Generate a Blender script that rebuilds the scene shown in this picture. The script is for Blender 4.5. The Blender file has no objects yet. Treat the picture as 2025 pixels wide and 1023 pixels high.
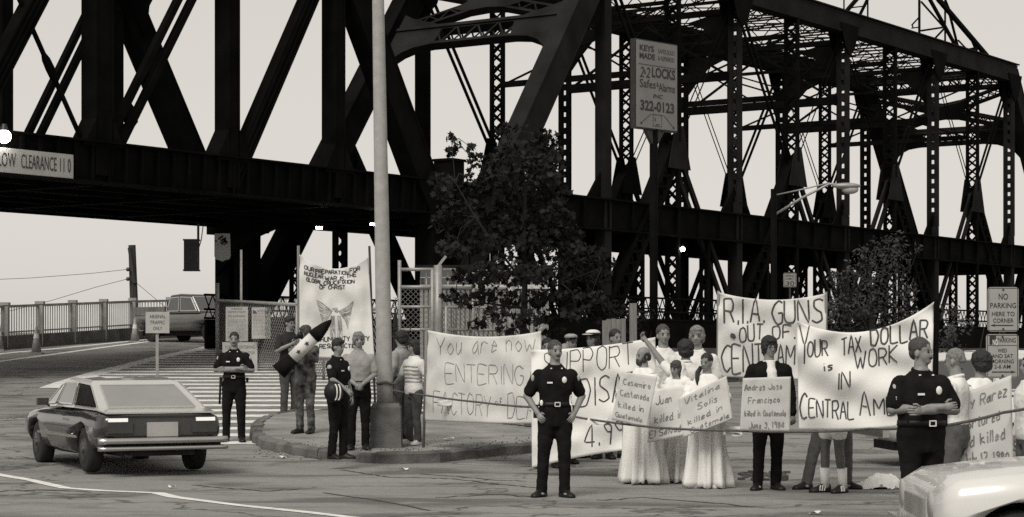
import bpy, bmesh, math, random
from mathutils import Vector, Matrix, Euler, noise as mnoise
R = math.radians
rng = random.Random(7)
scene = bpy.context.scene
col = scene.collection

# ------------------------------------------------------------------ camera
FPX, PW, PH, CX, HY, EYE = 4100.0, 2025.0, 1023.0, 1012.5, 690.0, 1.7
cam_d = bpy.data.cameras.new('camera')
cam = bpy.data.objects.new('camera', cam_d); col.objects.link(cam)
cam.location = (0, 0, EYE); cam.rotation_euler = (R(90), 0, 0)
cam_d.sensor_width = 36.0; cam_d.lens = 36.0 * FPX / PW
cam_d.shift_y = (HY - PH / 2) / PW
cam_d.clip_start = 0.5; cam_d.clip_end = 9000
scene.camera = cam

# ------------------------------------------------------------------ sky, sun, exposure
SUN_EL, SUN_AZ = 48.0, 205.0          # degrees; azimuth from +Y clockwise: behind the camera, a little to its left
world = bpy.data.worlds.new('World'); scene.world = world; world.use_nodes = True
wn, wl = world.node_tree.nodes, world.node_tree.links
wn.clear()
w_out = wn.new('ShaderNodeOutputWorld'); w_bg = wn.new('ShaderNodeBackground')
w_sky = wn.new('ShaderNodeTexSky'); w_sky.sky_type = 'NISHITA'; w_sky.sun_disc = False
w_sky.sun_elevation = R(SUN_EL); w_sky.sun_rotation = R(SUN_AZ)
w_sky.dust_density = 1.5; w_sky.air_density = 1.0; w_sky.ozone_density = 1.0
w_bw = wn.new('ShaderNodeRGBToBW')
w_pw = wn.new('ShaderNodeMath'); w_pw.operation = 'POWER'; w_pw.inputs[1].default_value = 0.22   # an overcast veil evens the sky out
w_t = wn.new('ShaderNodeMix'); w_t.data_type = 'RGBA'; w_t.blend_type = 'MULTIPLY'; w_t.inputs[0].default_value = 1.0
w_t.inputs[7].default_value = (1.0, 0.955, 0.885, 1)
wl.new(w_sky.outputs[0], w_bw.inputs[0]); wl.new(w_bw.outputs[0], w_pw.inputs[0])
wl.new(w_pw.outputs[0], w_t.inputs[6]); wl.new(w_t.outputs[2], w_bg.inputs[0])
w_bg.inputs[1].default_value = 0.14
wl.new(w_bg.outputs[0], w_out.inputs[0])
sun_d = bpy.data.lights.new('sun', 'SUN'); sun_d.energy = 0.7; sun_d.angle = R(25); sun_d.color = (1, 0.96, 0.88)
sun = bpy.data.objects.new('sun', sun_d); col.objects.link(sun)
az, el = R(SUN_AZ), R(SUN_EL)
to_sun = Vector((math.sin(az) * math.cos(el), math.cos(az) * math.cos(el), math.sin(el)))
sun.rotation_euler = to_sun.to_track_quat('Z', 'Y').to_euler()
vs = scene.view_settings
vs.view_transform = 'Standard'; vs.look = 'None'; vs.gamma = 1.0; vs.use_curve_mapping = False; vs.exposure = 1.85
try:
    scene.cycles.use_denoising = False      # the print is grainy
except Exception:
    pass

# ------------------------------------------------------------------ materials (all greys: the place is seen in monochrome)
MATS = {}
def mat(name, v, rough=0.7, var=0.25, scale=6.0, metal=0.0, bump=0.0, bscale=40.0, coat=0.0, detail=6.0, emit=0.0, v2=None, stretch=None, spec=0.5):
    if name in MATS: return MATS[name]
    m = bpy.data.materials.new(name); m.use_nodes = True
    nt = m.node_tree; n, l = nt.nodes, nt.links
    b = n['Principled BSDF']
    b.inputs['Roughness'].default_value = rough; b.inputs['Metallic'].default_value = metal
    b.inputs['Specular IOR Level'].default_value = spec
    if coat: b.inputs['Coat Weight'].default_value = coat; b.inputs['Coat Roughness'].default_value = 0.06
    tc = n.new('ShaderNodeTexCoord'); mp = n.new('ShaderNodeMapping')
    l.new(tc.outputs['Object'], mp.inputs[0])
    if stretch: mp.inputs['Scale'].default_value = stretch
    nz = n.new('ShaderNodeTexNoise'); nz.inputs['Scale'].default_value = scale; nz.inputs['Detail'].default_value = detail
    l.new(mp.outputs[0], nz.inputs[0])
    rp = n.new('ShaderNodeValToRGB')
    a = v * (1 - var); c = v * (1 + var) if v2 is None else v2
    def t(x): return (x, x * 0.985, x * 0.955, 1)
    rp.color_ramp.elements[0].position = 0.3; rp.color_ramp.elements[0].color = t(a)
    rp.color_ramp.elements[1].position = 0.72; rp.color_ramp.elements[1].color = t(c)
    l.new(nz.outputs[0], rp.inputs[0]); l.new(rp.outputs[0], b.inputs['Base Color'])
    if bump:
        nb = n.new('ShaderNodeTexNoise'); nb.inputs['Scale'].default_value = bscale; nb.inputs['Detail'].default_value = 4
        l.new(mp.outputs[0], nb.inputs[0])
        bp = n.new('ShaderNodeBump'); bp.inputs['Strength'].default_value = bump; bp.inputs['Distance'].default_value = 0.02
        l.new(nb.outputs[0], bp.inputs['Height']); l.new(bp.outputs[0], b.inputs['Normal'])
    if emit:
        b.inputs['Emission Color'].default_value = (1, .96, .88, 1); b.inputs['Emission Strength'].default_value = emit
    MATS[name] = m
    return m

def M_asphalt():
    m = mat('asphalt', 0.205, 0.9, 0.1, 0.35)
    nt = m.node_tree; n, l = nt.nodes, nt.links
    b = n['Principled BSDF']; rp = next(x for x in n if x.type == 'VALTORGB'); tc = next(x for x in n if x.type == 'TEX_COORD')
    def noise(sc, st, det=6, dist=0.0):
        mp = n.new('ShaderNodeMapping'); mp.inputs['Scale'].default_value = st
        l.new(tc.outputs['Object'], mp.inputs[0])
        q = n.new('ShaderNodeTexNoise'); q.inputs['Scale'].default_value = sc; q.inputs['Detail'].default_value = det; q.inputs['Distortion'].default_value = dist
        l.new(mp.outputs[0], q.inputs[0]); return q
    def ramp(src, p0, c0, p1, c1):
        r = n.new('ShaderNodeValToRGB'); r.color_ramp.elements[0].position = p0; r.color_ramp.elements[1].position = p1
        r.color_ramp.elements[0].color = (c0, c0, c0, 1); r.color_ramp.elements[1].color = (c1, c1, c1, 1)
        l.new(src, r.inputs[0]); return r
    def mul(a_, b_):
        x = n.new('ShaderNodeMix'); x.data_type = 'RGBA'; x.blend_type = 'MULTIPLY'; x.inputs[0].default_value = 1
        l.new(a_, x.inputs[6]); l.new(b_, x.inputs[7]); return x.outputs[2]
    grit = ramp(noise(55, (1, 1, 1), 3).outputs[0], 0.3, 0.78, 0.7, 1.2)
    grit2 = ramp(noise(9, (1, 1, 1), 4).outputs[0], 0.3, 0.88, 0.7, 1.1)
    stain = ramp(noise(0.7, (0.6, 1.2, 1), 9, 0.9).outputs[0], 0.36, 0.5, 0.52, 1.04)
    smear = ramp(noise(1.4, (0.35, 1.6, 1), 7, 1.5).outputs[0], 0.33, 0.62, 0.43, 1.0)
    vo = n.new('ShaderNodeTexVoronoi'); vo.feature = 'DISTANCE_TO_EDGE'; vo.inputs['Scale'].default_value = 0.22
    wob = noise(1.3, (1, 1, 1), 6)
    mx = n.new('ShaderNodeMix'); mx.data_type = 'RGBA'; mx.inputs[0].default_value = 0.45
    mp = n.new('ShaderNodeMapping'); l.new(tc.outputs['Object'], mp.inputs[0])
    sc = n.new('ShaderNodeVectorMath'); sc.operation = 'MULTIPLY_ADD'; sc.inputs[1].default_value = (2.2, 2.2, 0)
    l.new(wob.outputs['Color'], sc.inputs[0]); l.new(mp.outputs[0], sc.inputs[2]); l.new(sc.outputs[0], vo.inputs['Vector'])
    crack = ramp(vo.outputs['Distance'], 0.003, 0.35, 0.012, 1.0)
    o = mul(rp.outputs[0], grit.outputs[0]); o = mul(o, grit2.outputs[0]); o = mul(o, stain.outputs[0]); o = mul(o, smear.outputs[0]); o = mul(o, crack.outputs[0])
    l.new(o, b.inputs['Base Color'])
    bp = n.new('ShaderNodeBump'); bp.inputs['Strength'].default_value = 0.35; bp.inputs['Distance'].default_value = 0.01
    l.new(noise(70, (1, 1, 1), 3).outputs[0], bp.inputs['Height']); l.new(bp.outputs[0], b.inputs['Normal'])
    return m

M = {
 'asphalt': M_asphalt(),
 'concrete': mat('concrete', 0.30, 0.9, 0.22, 3.0, bump=0.3),
 'sidewalk': mat('sidewalk', 0.22, 0.92, 0.35, 1.6, bump=0.4),
 'kerb': mat('kerb', 0.10, 0.9, 0.7, 2.2, bump=0.6),
 'pole': mat('lamp_pole_concrete', 0.33, 0.85, 0.12, 8, bump=0.25, bscale=90),
 'paint': mat('road_paint', 0.66, 0.8, 0.22, 5.0, bump=0.1),
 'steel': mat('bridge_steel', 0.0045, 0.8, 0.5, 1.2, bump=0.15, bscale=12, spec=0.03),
 'steel_lit': mat('bridge_steel_lit', 0.014, 0.75, 0.5, 0.8, bump=0.2, bscale=9, spec=0.06),  # paler copy of the bridge steel, light on its faces painted in
 'galv': mat('galvanised', 0.28, 0.5, 0.15, 5, metal=0.3),
 'wire': mat('chain_wire', 0.15, 0.5, 0.1, 9, metal=0.3),
 'dark_metal': mat('dark_metal', 0.02, 0.5, 0.3, 5),
 'rail': mat('rail_grey', 0.30, 0.7, 0.2, 3),
 'sign_white': mat('sign_white', 0.62, 0.5, 0.07, 4),
 'sign_board': mat('sign_board_aged', 0.36, 0.6, 0.12, 3),
 'ink': mat('sign_ink', 0.02, 0.6, 0.2, 20),
 'marker': mat('marker_paint', 0.06, 0.8, 0.6, 14),
 'pencil': mat('faded_marker', 0.20, 0.8, 0.45, 10),
 'sheet': mat('bed_sheet_cotton', 0.70, 0.9, 0.06, 3, bump=0.12, bscale=60),
 'sheet2': mat('bed_sheet_cotton_grey', 0.60, 0.9, 0.08, 4, bump=0.12, bscale=60),
 'card': mat('poster_card', 0.50, 0.85, 0.07, 3),
 'card_w': mat('poster_card_white', 0.6, 0.85, 0.07, 3),
 'robe': mat('robe_cotton', 0.74, 0.92, 0.05, 5, bump=0.1, bscale=50),
 'navy': mat('uniform_cloth', 0.009, 0.9, 0.35, 9, bump=0.15, bscale=70, spec=0.1),
 'black': mat('black_cloth', 0.008, 0.9, 0.4, 9, spec=0.1),
 'leather': mat('black_leather', 0.010, 0.5, 0.3, 20, spec=0.25),
 'skin': mat('skin', 0.21, 0.55, 0.12, 14, bump=0.06, bscale=60),
 'skin_dark': mat('skin_dark', 0.09, 0.55, 0.12, 14),
 'feature': mat('eye_and_brow', 0.03, 0.6, 0.2, 20),
 'lip': mat('lips', 0.15, 0.6, 0.1, 20),
 'hair_d': mat('hair_dark', 0.010, 0.6, 0.6, 60, bump=0.6, bscale=90),
 'hair_b': mat('hair_brown', 0.045, 0.6, 0.5, 60, bump=0.6, bscale=90),
 'hair_l': mat('hair_fair', 0.17, 0.6, 0.45, 60, bump=0.6, bscale=90),
 'shirt_w': mat('white_shirt', 0.66, 0.9, 0.06, 6, bump=0.15, bscale=50),
 'shirt_l': mat('pale_shirt', 0.27, 0.9, 0.12, 9, bump=0.15, bscale=50),
 'jeans': mat('denim', 0.05, 0.9, 0.35, 7, bump=0.2, bscale=80),
 'grey_tr': mat('grey_trousers', 0.08, 0.9, 0.25, 7),
 'camo': mat('camouflage', 0.016, 0.9, 0.3, 11.0, v2=0.16, detail=1.0),
 'tee_dark': mat('dark_tee', 0.012, 0.9, 0.3, 8),
 'shoe_w': mat('pale_shoe', 0.45, 0.7, 0.2, 9),
 'chrome': mat('chrome', 0.75, 0.12, 0.05, 3, metal=1.0),
 'badge': mat('badge_metal', 0.75, 0.4, 0.1, 8),
 'tyre': mat('tyre_rubber', 0.012, 0.85, 0.3, 12),
 'glass': mat('car_glass', 0.03, 0.04, 0.1, 3, spec=1.0, coat=1.0),
 'paint_dark': mat('dark_car_paint', 0.014, 0.3, 0.1, 2, coat=1.0),
 'paint_pale': mat('pale_car_paint', 0.60, 0.3, 0.05, 2, coat=0.8),
 'paint_mid': mat('mid_car_paint', 0.11, 0.3, 0.08, 2, coat=0.8),
 'lens': mat('lamp_lens', 0.8, 0.15, 0.05, 5, emit=0.10),
 'lens_dark': mat('tail_lens', 0.05, 0.2, 0.1, 5, coat=1.0),
 'bulb': mat('lit_bulb', 0.9, 0.4, 0.02, 5, emit=9.0),
 'bark': mat('bark', 0.008, 0.95, 0.4, 9, bump=0.8, bscale=30),
 'leaf': mat('maple_leaf', 0.006, 0.7, 0.5, 2.4, v2=0.024, spec=0.1),
 'leaf2': mat('shrub_leaf', 0.022, 0.65, 0.5, 2.4, v2=0.065, spec=0.2),
 'wood': mat('weathered_wood', 0.17, 0.9, 0.25, 4, stretch=(6, 6, 0.6), bump=0.3),
 'wood_dark': mat('creosoted_wood', 0.035, 0.95, 0.4, 4, stretch=(6, 6, 0.6), bump=0.5),
 'siding': mat('pale_siding', 0.50, 0.8, 0.1, 4),
 'cone': mat('traffic_cone', 0.28, 0.6, 0.15, 5),
 'rope': mat('rope', 0.09, 0.9, 0.3, 30),
 'litter': mat('litter_paper', 0.7, 0.9, 0.1, 8),
 'earth': mat('earth', 0.08, 0.95, 0.5, 0.8, bump=0.6, bscale=6),
 'water': mat('river_water', 0.05, 0.12, 0.2, 0.05),
 'stone': mat('pier_stone', 0.09, 0.9, 0.35, 1.3, bump=0.5, bscale=5),
}

# ------------------------------------------------------------------ mesh helpers
def at(px, py, Y):
    """photo pixel + distance (metres in front of the camera) -> point"""
    return Vector(((px - CX) / FPX * Y, Y, EYE + (HY - py) / FPX * Y))

class MB:
    def __init__(s): s.v, s.f, s.m = [], [], []
    def add(s, vs, fs, mi=0):
        o = len(s.v); s.v.extend(Vector(p) for p in vs)
        for f in fs: s.f.append(tuple(i + o for i in f)); s.m.append(mi)
        return s
    def box(s, c, size, rz=0.0, mi=0, rot=None):
        hx, hy, hz = size[0] / 2, size[1] / 2, size[2] / 2
        m = rot if rot is not None else Matrix.Rotation(rz, 3, 'Z')
        c = Vector(c)
        vs = [c + m @ Vector((x, y, z)) for z in (-hz, hz) for (x, y) in ((-hx, -hy), (hx, -hy), (hx, hy), (-hx, hy))]
        return s.add(vs, [(3, 2, 1, 0), (4, 5, 6, 7), (0, 1, 5, 4), (1, 2, 6, 5), (2, 3, 7, 6), (3, 0, 4, 7)], mi)
    def bar(s, p0, p1, w, d, n=(0, 1, 0), mi=0, ext=0.0):
        """box along p0-p1; width w in the plane normal to n, depth d along n"""
        p0, p1, n = Vector(p0), Vector(p1), Vector(n)
        a = (p1 - p0).normalized(); p0 = p0 - a * ext; p1 = p1 + a * ext
        u = a.cross(n)
        if u.length < 1e-5: u = a.cross(Vector((1, 0.01, 0)))
        u.normalize(); v = u.cross(a).normalized()
        u *= w / 2; v *= d / 2
        vs = [p + q for p in (p0, p1) for q in (-u - v, u - v, u + v, -u + v)]
        return s.add(vs, [(3, 2, 1, 0), (4, 5, 6, 7), (0, 1, 5, 4), (1, 2, 6, 5), (2, 3, 7, 6), (3, 0, 4, 7)], mi)
    def tube(s, pts, radii, n=8, mi=0, cap=True, flat=None):
        pts = [Vector(p) for p in pts]
        if not hasattr(radii, '__len__'): radii = [radii] * len(pts)
        rings = []; prev = None
        for i, p in enumerate(pts):
            a = (pts[min(i + 1, len(pts) - 1)] - pts[max(i - 1, 0)])
            a = a.normalized() if a.length > 1e-9 else Vector((0, 0, 1))
            if prev is None:
                u = a.cross(Vector((0, 1, 0.02)));
                if u.length < 1e-3: u = a.cross(Vector((1, 0, 0)))
            else: u = prev - a * prev.dot(a)
            u.normalize(); prev = u; v = a.cross(u)
            r = radii[i]
            rx, ry = (r if hasattr(r, '__len__') else (r, r))
            rings.append([p + u * (math.cos(2 * math.pi * k / n) * rx) + v * (math.sin(2 * math.pi * k / n) * ry) for k in range(n)])
        return s.loft(rings, cap, mi)
    def loft(s, rings, cap=True, mi=0):
        n = len(rings[0]); vs = [p for r in rings for p in r]; fs = []
        for i in range(len(rings) - 1):
            for k in range(n):
                a, b = i * n + k, i * n + (k + 1) % n
                fs.append((a, b, b + n, a + n))
        if cap:
            fs.append(tuple(reversed(range(n)))); fs.append(tuple(range((len(rings) - 1) * n, len(rings) * n)))
        return s.add(vs, fs, mi)
    def ell(s, c, r, n=12, m=8, mi=0, mat3=None):
        c = Vector(c); vs = [Vector((0, 0, -1))]
        for i in range(1, m):
            t = math.pi * i / m - math.pi / 2
            for k in range(n):
                a = 2 * math.pi * k / n
                vs.append(Vector((math.cos(t) * math.cos(a), math.cos(t) * math.sin(a), math.sin(t))))
        vs.append(Vector((0, 0, 1)))
        vs = [Vector((p.x * r[0], p.y * r[1], p.z * r[2])) for p in vs]
        if mat3 is not None: vs = [mat3 @ p for p in vs]
        vs = [c + p for p in vs]
        fs = [(0, 1 + (k + 1) % n, 1 + k) for k in range(n)]
        for i in range(m - 2):
            for k in range(n):
                a, b = 1 + i * n + k, 1 + i * n + (k + 1) % n
                fs.append((a, b, b + n, a + n))
        L = len(vs) - 1; o = 1 + (m - 2) * n
        fs += [(o + k, o + (k + 1) % n, L) for k in range(n)]
        return s.add(vs, fs, mi)
    def plate(s, poly, n, th, mi=0):
        """extrude a planar polygon (3-D points) by th along n, centred"""
        n = Vector(n).normalized() * (th / 2); N = len(poly)
        vs = [Vector(p) - n for p in poly] + [Vector(p) + n for p in poly]
        fs = [tuple(reversed(range(N))), tuple(range(N, 2 * N))] + [(i, (i + 1) % N, (i + 1) % N + N, i + N) for i in range(N)]
        return s.add(vs, fs, mi)
    def mesh(s, name, mats, smooth=False, mw=None):
        me = bpy.data.meshes.new(name)
        vs = [mw @ p for p in s.v] if mw is not None else s.v
        me.from_pydata([tuple(p) for p in vs], [], s.f)
        for m in (mats if isinstance(mats, (list, tuple)) else [mats]): me.materials.append(m)
        if len(me.materials) > 1: me.polygons.foreach_set('material_index', s.m)
        if smooth: me.polygons.foreach_set('use_smooth', [True] * len(me.polygons))
        me.update(); return me
    def build(s, name, mats, parent=None, smooth=False, world=True, fix=True):
        """world=True: vertices are world points and are taken into the parent's frame"""
        mw = parent_mat(parent).inverted() if (parent is not None and world) else None
        me = s.mesh(name, mats, smooth, mw)
        if fix:
            bm = bmesh.new(); bm.from_mesh(me); bmesh.ops.recalc_face_normals(bm, faces=bm.faces); bm.to_mesh(me); bm.free()
        return obj(name, me, parent)

def parent_mat(p):
    m = Matrix.Identity(4)
    while p is not None:
        m = Matrix.LocRotScale(p.location, p.rotation_euler, p.scale) @ m
        p = p.parent
    return m
def obj(name, me, parent=None):
    o = bpy.data.objects.new(name, me); col.objects.link(o)
    if parent is not None: o.parent = parent
    return o
def thing(name, label, cat, loc=(0, 0, 0), rz=0.0, group=None):
    o = bpy.data.objects.new(name, None); col.objects.link(o)
    o.empty_display_size = 0.2
    o.location = loc; o.rotation_euler = (0, 0, rz)
    return tag(o, label, cat, group)
def tag(o, label=None, cat=None, group=None, kind=None):
    if label: o['label'] = label
    if cat: o['category'] = cat
    if group: o['group'] = group
    if kind: o['kind'] = kind
    return o

# scratch scene: modifiers and text are evaluated there, off the real scene
scratch = bpy.data.scenes.new('scratch')
def bake(me, mods):
    o = bpy.data.objects.new('tmp', me); scratch.collection.objects.link(o)
    for typ, kw in mods:
        md = o.modifiers.new('m', typ)
        for k, v in kw.items(): setattr(md, k, v)
    vl = scratch.view_layers[0]; vl.update()
    r = bpy.data.meshes.new_from_object(o.evaluated_get(vl.depsgraph))
    bpy.data.objects.remove(o); bpy.data.meshes.remove(me)
    return r
def remesh(mb, mats, vox, smooth=4, disp=None):
    me = mb.mesh('tmp', mats)
    mods = [('REMESH', dict(mode='VOXEL', voxel_size=vox, use_smooth_shade=True)), ('SMOOTH', dict(factor=0.5, iterations=smooth))]
    if disp: mods.append(('DISPLACE', dict(texture=disp[0], strength=disp[1], mid_level=0.5)))
    r = bake(me, mods)
    r.materials.clear()
    for m in (mats if isinstance(mats, (list, tuple)) else [mats]): r.materials.append(m)
    return r
wr_tex = bpy.data.textures.new('wrinkles', 'CLOUDS'); wr_tex.noise_scale = 0.09; wr_tex.noise_depth = 2
hair_tex = bpy.data.textures.new('hair_lumps', 'CLOUDS'); hair_tex.noise_scale = 0.035; hair_tex.noise_depth = 2

def printed(text, size, width=None, align='CENTER', bold=0.0, shear=0.0, th=0.0):
    """printed lettering as a flat mesh in the XZ plane (x right, z up), centred on its baseline"""
    c = bpy.data.curves.new('txt', 'FONT'); c.body = text; c.size = size; c.align_x = align; c.offset = bold * size; c.shear = shear
    c.resolution_u = 3; c.extrude = th
    o = bpy.data.objects.new('txt', c); scratch.collection.objects.link(o)
    vl = scratch.view_layers[0]; vl.update()
    me = bpy.data.meshes.new_from_object(o.evaluated_get(vl.depsgraph))
    bpy.data.objects.remove(o); bpy.data.curves.remove(c)
    xs = [v.co.x for v in me.vertices] or [0]
    w = max(xs) - min(xs); k = (width / w) if (width and w > 0) else 1.0
    pts = [(v.co.x * k, v.co.y) for v in me.vertices]; fs = [tuple(p.vertices) for p in me.polygons]
    bpy.data.meshes.remove(me)
    return pts, fs

def hash2(i, j): return mnoise.noise(Vector((i * 12.9898, j * 78.233, 3.1)))
# ================================================================== THE GROUND
def sstep(a, b, x):
    t = max(0.0, min(1.0, (x - a) / (b - a))); return t * t * (3 - 2 * t)
def g(X, Y):
    """height of the ground: level near the camera, climbing to the bridge approach at the left rear"""
    w = sstep(7.0, -1.0, X)
    slope = 0.041 * w + 0.008 * (1 - w)
    u = Y - 29.5
    r = math.log1p(math.exp(min(u / 1.2, 40))) * 1.2 if u < 30 else u
    r = min(r, 58.0)
    z = slope * r
    k = sstep(92, 125, Y)
    return z * (1 - k) - 6.0 * k
def ghit(px, py, dz=0.0):
    Y = 30.0
    for _ in range(60):
        X = (px - CX) / FPX * Y
        Yn = (EYE - g(X, Y) - dz) * FPX / max(py - HY, 1e-3) if py > HY + 1 else Y
        # solve by damped fixed point on pixel error (handles the rising ground)
        f = HY + (EYE - g(X, Y) - dz) * FPX / Y - py
        d = (HY + (EYE - g((px - CX) / FPX * (Y + .1), Y + .1) - dz) * FPX / (Y + .1) - py - f) / .1
        if abs(d) < 1e-6: break
        Y = max(6.0, min(110.0, Y - max(-6, min(6, f / d))))
    X = (px - CX) / FPX * Y
    return Vector((X, Y, g(X, Y) + dz))

def axis(segs):
    out = []
    for a, b, st in segs:
        x = a
        while x < b - 1e-6: out.append(x); x += st
    out.append(segs[-1][1]); return out
xs = axis([(-900, -60, 60), (-60, -24, 3), (-24, 24, 0.8), (24, 60, 3), (60, 900, 60)])
ys = axis([(-60, 4, 8), (4, 100, 0.8), (100, 140, 4), (140, 900, 95)])
mb = MB(); nx = len(xs)
mb.v = [Vector((x, y, g(x, y))) for y in ys for x in xs]
mb.f = [(j * nx + i, j * nx + i + 1, (j + 1) * nx + i + 1, (j + 1) * nx + i) for j in range(len(ys) - 1) for i in range(nx - 1)]
mb.m = [0] * len(mb.f)
road = tag(mb.build('road', M['asphalt'], smooth=True, fix=False), 'worn grey asphalt street rising to the bridge approach', kind='structure')
mb = MB(); mb.add([(-4000, 60, -5), (4000, 60, -5), (4000, 8000, -5), (-4000, 8000, -5)], [(0, 1, 2, 3)])
tag(mb.build('river', M['water'], fix=False), 'river below the bridge', kind='structure')

def strip(pts, w, lift, name, parent, m):
    """painted line laid on the ground along 3-D points"""
    out = []
    for i in range(len(pts) - 1):
        a, b = pts[i], pts[i + 1]; n = max(1, int((b - a).length / 0.5))
        for k in range(n): out.append(a.lerp(b, k / n))
    out.append(pts[-1]); q = MB(); vs = []
    for i, p in enumerate(out):
        d = out[min(i + 1, len(out) - 1)] - out[max(i - 1, 0)]; d.z = 0; d.normalize()
        s = Vector((-d.y, d.x, 0)) * (w * (1 + 0.25 * hash2(i, w)) / 2)
        for e in (p - s, p + s): vs.append(Vector((e.x, e.y, g(e.x, e.y) + lift)))
    q.add(vs, [(2 * i, 2 * i + 1, 2 * i + 3, 2 * i + 2) for i in range(len(out) - 1)])
    return q.build(name, m, parent, fix=False)
# long white line in the foreground
strip([ghit(*p) for p in ((-520, 872), (-260, 898), (-60, 928), (0, 940), (60, 950), (130, 966), (200, 971), (270, 974), (312, 976), (345, 984), (480, 1001), (600, 1013), (760, 1032), (900, 1048))], 0.15, 0.006, 'lane_line', road, M['paint'])
# hatched gore on the ramp
edge_px = [(100, 768), (130, 757), (190, 739), (250, 724), (320, 706), (400, 690), (445, 681)]
edge = [ghit(*p) for p in edge_px]
strip(edge, 0.55, 0.007, 'gore_edge_line', road, M['paint'])
def edge_x(Y):
    if Y <= edge[0].y: return edge[0].x + (edge[0].y - Y) * 0.0
    for a, b in zip(edge, edge[1:]):
        if a.y <= Y <= b.y: return a.x + (b.x - a.x) * (Y - a.y) / (b.y - a.y)
    return edge[-1].x
Y = 33.4; k = 0
while Y < 71:
    x0 = edge_x(Y) + 0.25 if Y > edge[0].y else -7.6
    x0 = min(x0, -3.5)
    q = MB(); vs = []; n = 12; wv = 0.62 + 0.10 * hash2(k, 2)
    for i in range(n + 1):
        x = x0 + (-0.6 - x0) * i / n; wob = 0.05 * hash2(i * .7, k)
        for yy in (Y + wob, Y + wv + wob): vs.append(Vector((x, yy, g(x, yy) + 0.005)))
    q.add(vs, [(2 * i, 2 * i + 2, 2 * i + 3, 2 * i + 1) for i in range(n)])
    q.build('gore_stripe', M['paint'], road, fix=False)
    Y += 1.48; k += 1
for pts in (((-60, 727), (0, 715), (100, 702), (200, 688), (300, 675)), ((-60, 711), (0, 700), (100, 691), (200, 681), (290, 672))):
    strip([ghit(*p) for p in pts], 0.3, 0.006, 'ramp_line', road, M['paint'])

# raised footway with its worn kerb and rounded nose
fw = [(508, 861), (512, 874), (524, 886), (560, 893), (620, 904), (690, 913), (770, 917), (860, 914), (960, 903), (1060, 894), (1200, 886), (1330, 880),
      (1330, 852), (1200, 850), (1060, 845), (930, 836), (800, 829), (700, 826), (620, 825), (560, 829), (528, 838), (512, 849)]
KH = 0.14
fp = [ghit(*p) for p in fw]
def densify(pts, st, jit):
    out = []
    for i, a in enumerate(pts):
        b = pts[(i + 1) % len(pts)]; n = max(1, int((b - a).length / st))
        for k in range(n):
            p = a.lerp(b, k / n); out.append(Vector((p.x + jit * rng.uniform(-1, 1), p.y + jit * rng.uniform(-1, 1), 0)))
    return out
bd = densify(fp, 0.22, 0.035)
cx = sum(p.x for p in bd) / len(bd); cyy = sum(p.y for p in bd) / len(bd)
bm = bmesh.new()
vt = [bm.verts.new((p.x, p.y, g(p.x, p.y) + KH + 0.01 * rng.uniform(-1, 1))) for p in bd]
f = bm.faces.new(vt); f.material_index = 0
bmesh.ops.triangulate(bm, faces=[f])
me = bpy.data.meshes.new('footway'); bm.to_mesh(me); bm.free(); me.materials.append(M['sidewalk'])
footway = tag(obj('footway', me), 'raised footway with a rounded worn nose', kind='structure')
# kerb stones: each its own piece
def pt_in(x, y):
    c = False; n = len(bd)
    for i in range(n):
        a, b = bd[i], bd[i - 1]
        if (a.y > y) != (b.y > y) and x < (b.x - a.x) * (y - a.y) / (b.y - a.y) + a.x: c = not c
    return c
def ground_z(x, y): return g(x, y) + (KH if pt_in(x, y) else 0.0)
i = 0; n = len(bd)
while i < n:
    j = min(i + 5, n); seg = [bd[k % n] for k in range(i, j + 1)]
    q = MB(); rings = []
    for t_, p in enumerate(seg):
        d = (seg[min(t_ + 1, len(seg) - 1)] - seg[max(t_ - 1, 0)]).normalized(); s = Vector((d.y, -d.x, 0))
        if (p + s * .3 - Vector((cx, cyy, 0))).length < (p - Vector((cx, cyy, 0))).length and not pt_in(p.x + s.x * .1, p.y + s.y * .1): pass
        if pt_in(p.x + s.x * .12, p.y + s.y * .12): s = -s
        zb = g(p.x, p.y); h = KH + 0.012 + 0.02 * rng.uniform(-1, 1)
        gp = 0.02 if t_ in (0, len(seg) - 1) else 0
        rings.append([Vector((p.x, p.y, 0)) + s * a + Vector((0, 0, zb + b)) for a, b in ((0.10 + .03 * rng.random() - gp, -0.06), (0.085 + .02 * rng.random() - gp, h * 0.8), (0.05, h), (-0.10, h + .004), (-0.11, -0.06))])
    q.loft(rings); q.build('kerb_stone', M['kerb'], footway, fix=True)
    i = j

# litter, rubble and dirt along the kerb
for (px, py, sx, kind) in ((888, 888, .16, 'litter'), (800, 931, .1, 'litter'), (560, 907, .1, 'litter'), (1612, 1018, .12, 'litter'), (340, 966, .09, 'litter')):
    p = ghit(px, py); p.z = ground_z(p.x, p.y); q = MB(); rr = random.Random(px)
    vs = [(p.x + (a - 1.5) * sx / 3, p.y + (b - 1) * sx / 3, p.z + .01 + .035 * rr.random()) for b in range(3) for a in range(4)]
    q.add(vs, [(b * 4 + a, b * 4 + a + 1, b * 4 + a + 5, b * 4 + a + 4) for b in range(2) for a in range(3)])
    me_ = {888: 'flattened pale paper scrap on the footway beyond the kerb', 800: 'pale paper scrap in the road below the lamp post kerb', 560: 'small pale scrap in the gutter by the rounded kerb nose', 1612: 'crumpled white wrapper in the road in front of the striped sneakers', 340: 'small pale scrap beside the white lane line'}[px]
    tag(q.build('paper_scrap', M['litter'], fix=False), me_, 'litter')
q = MB(); rr = random.Random(3)
for i in range(420):
    px = rr.uniform(500, 1060); py = 893 + rr.gauss(0, 6) + 12 * math.sin((px - 500) / 560 * math.pi)
    p = ghit(px, py); p.z = ground_z(p.x, p.y); s = rr.uniform(.005, .017)
    q.ell((p.x, p.y, p.z + s * .3), (s, s * rr.uniform(.6, 1.2), s * .6), 5, 3)
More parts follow.
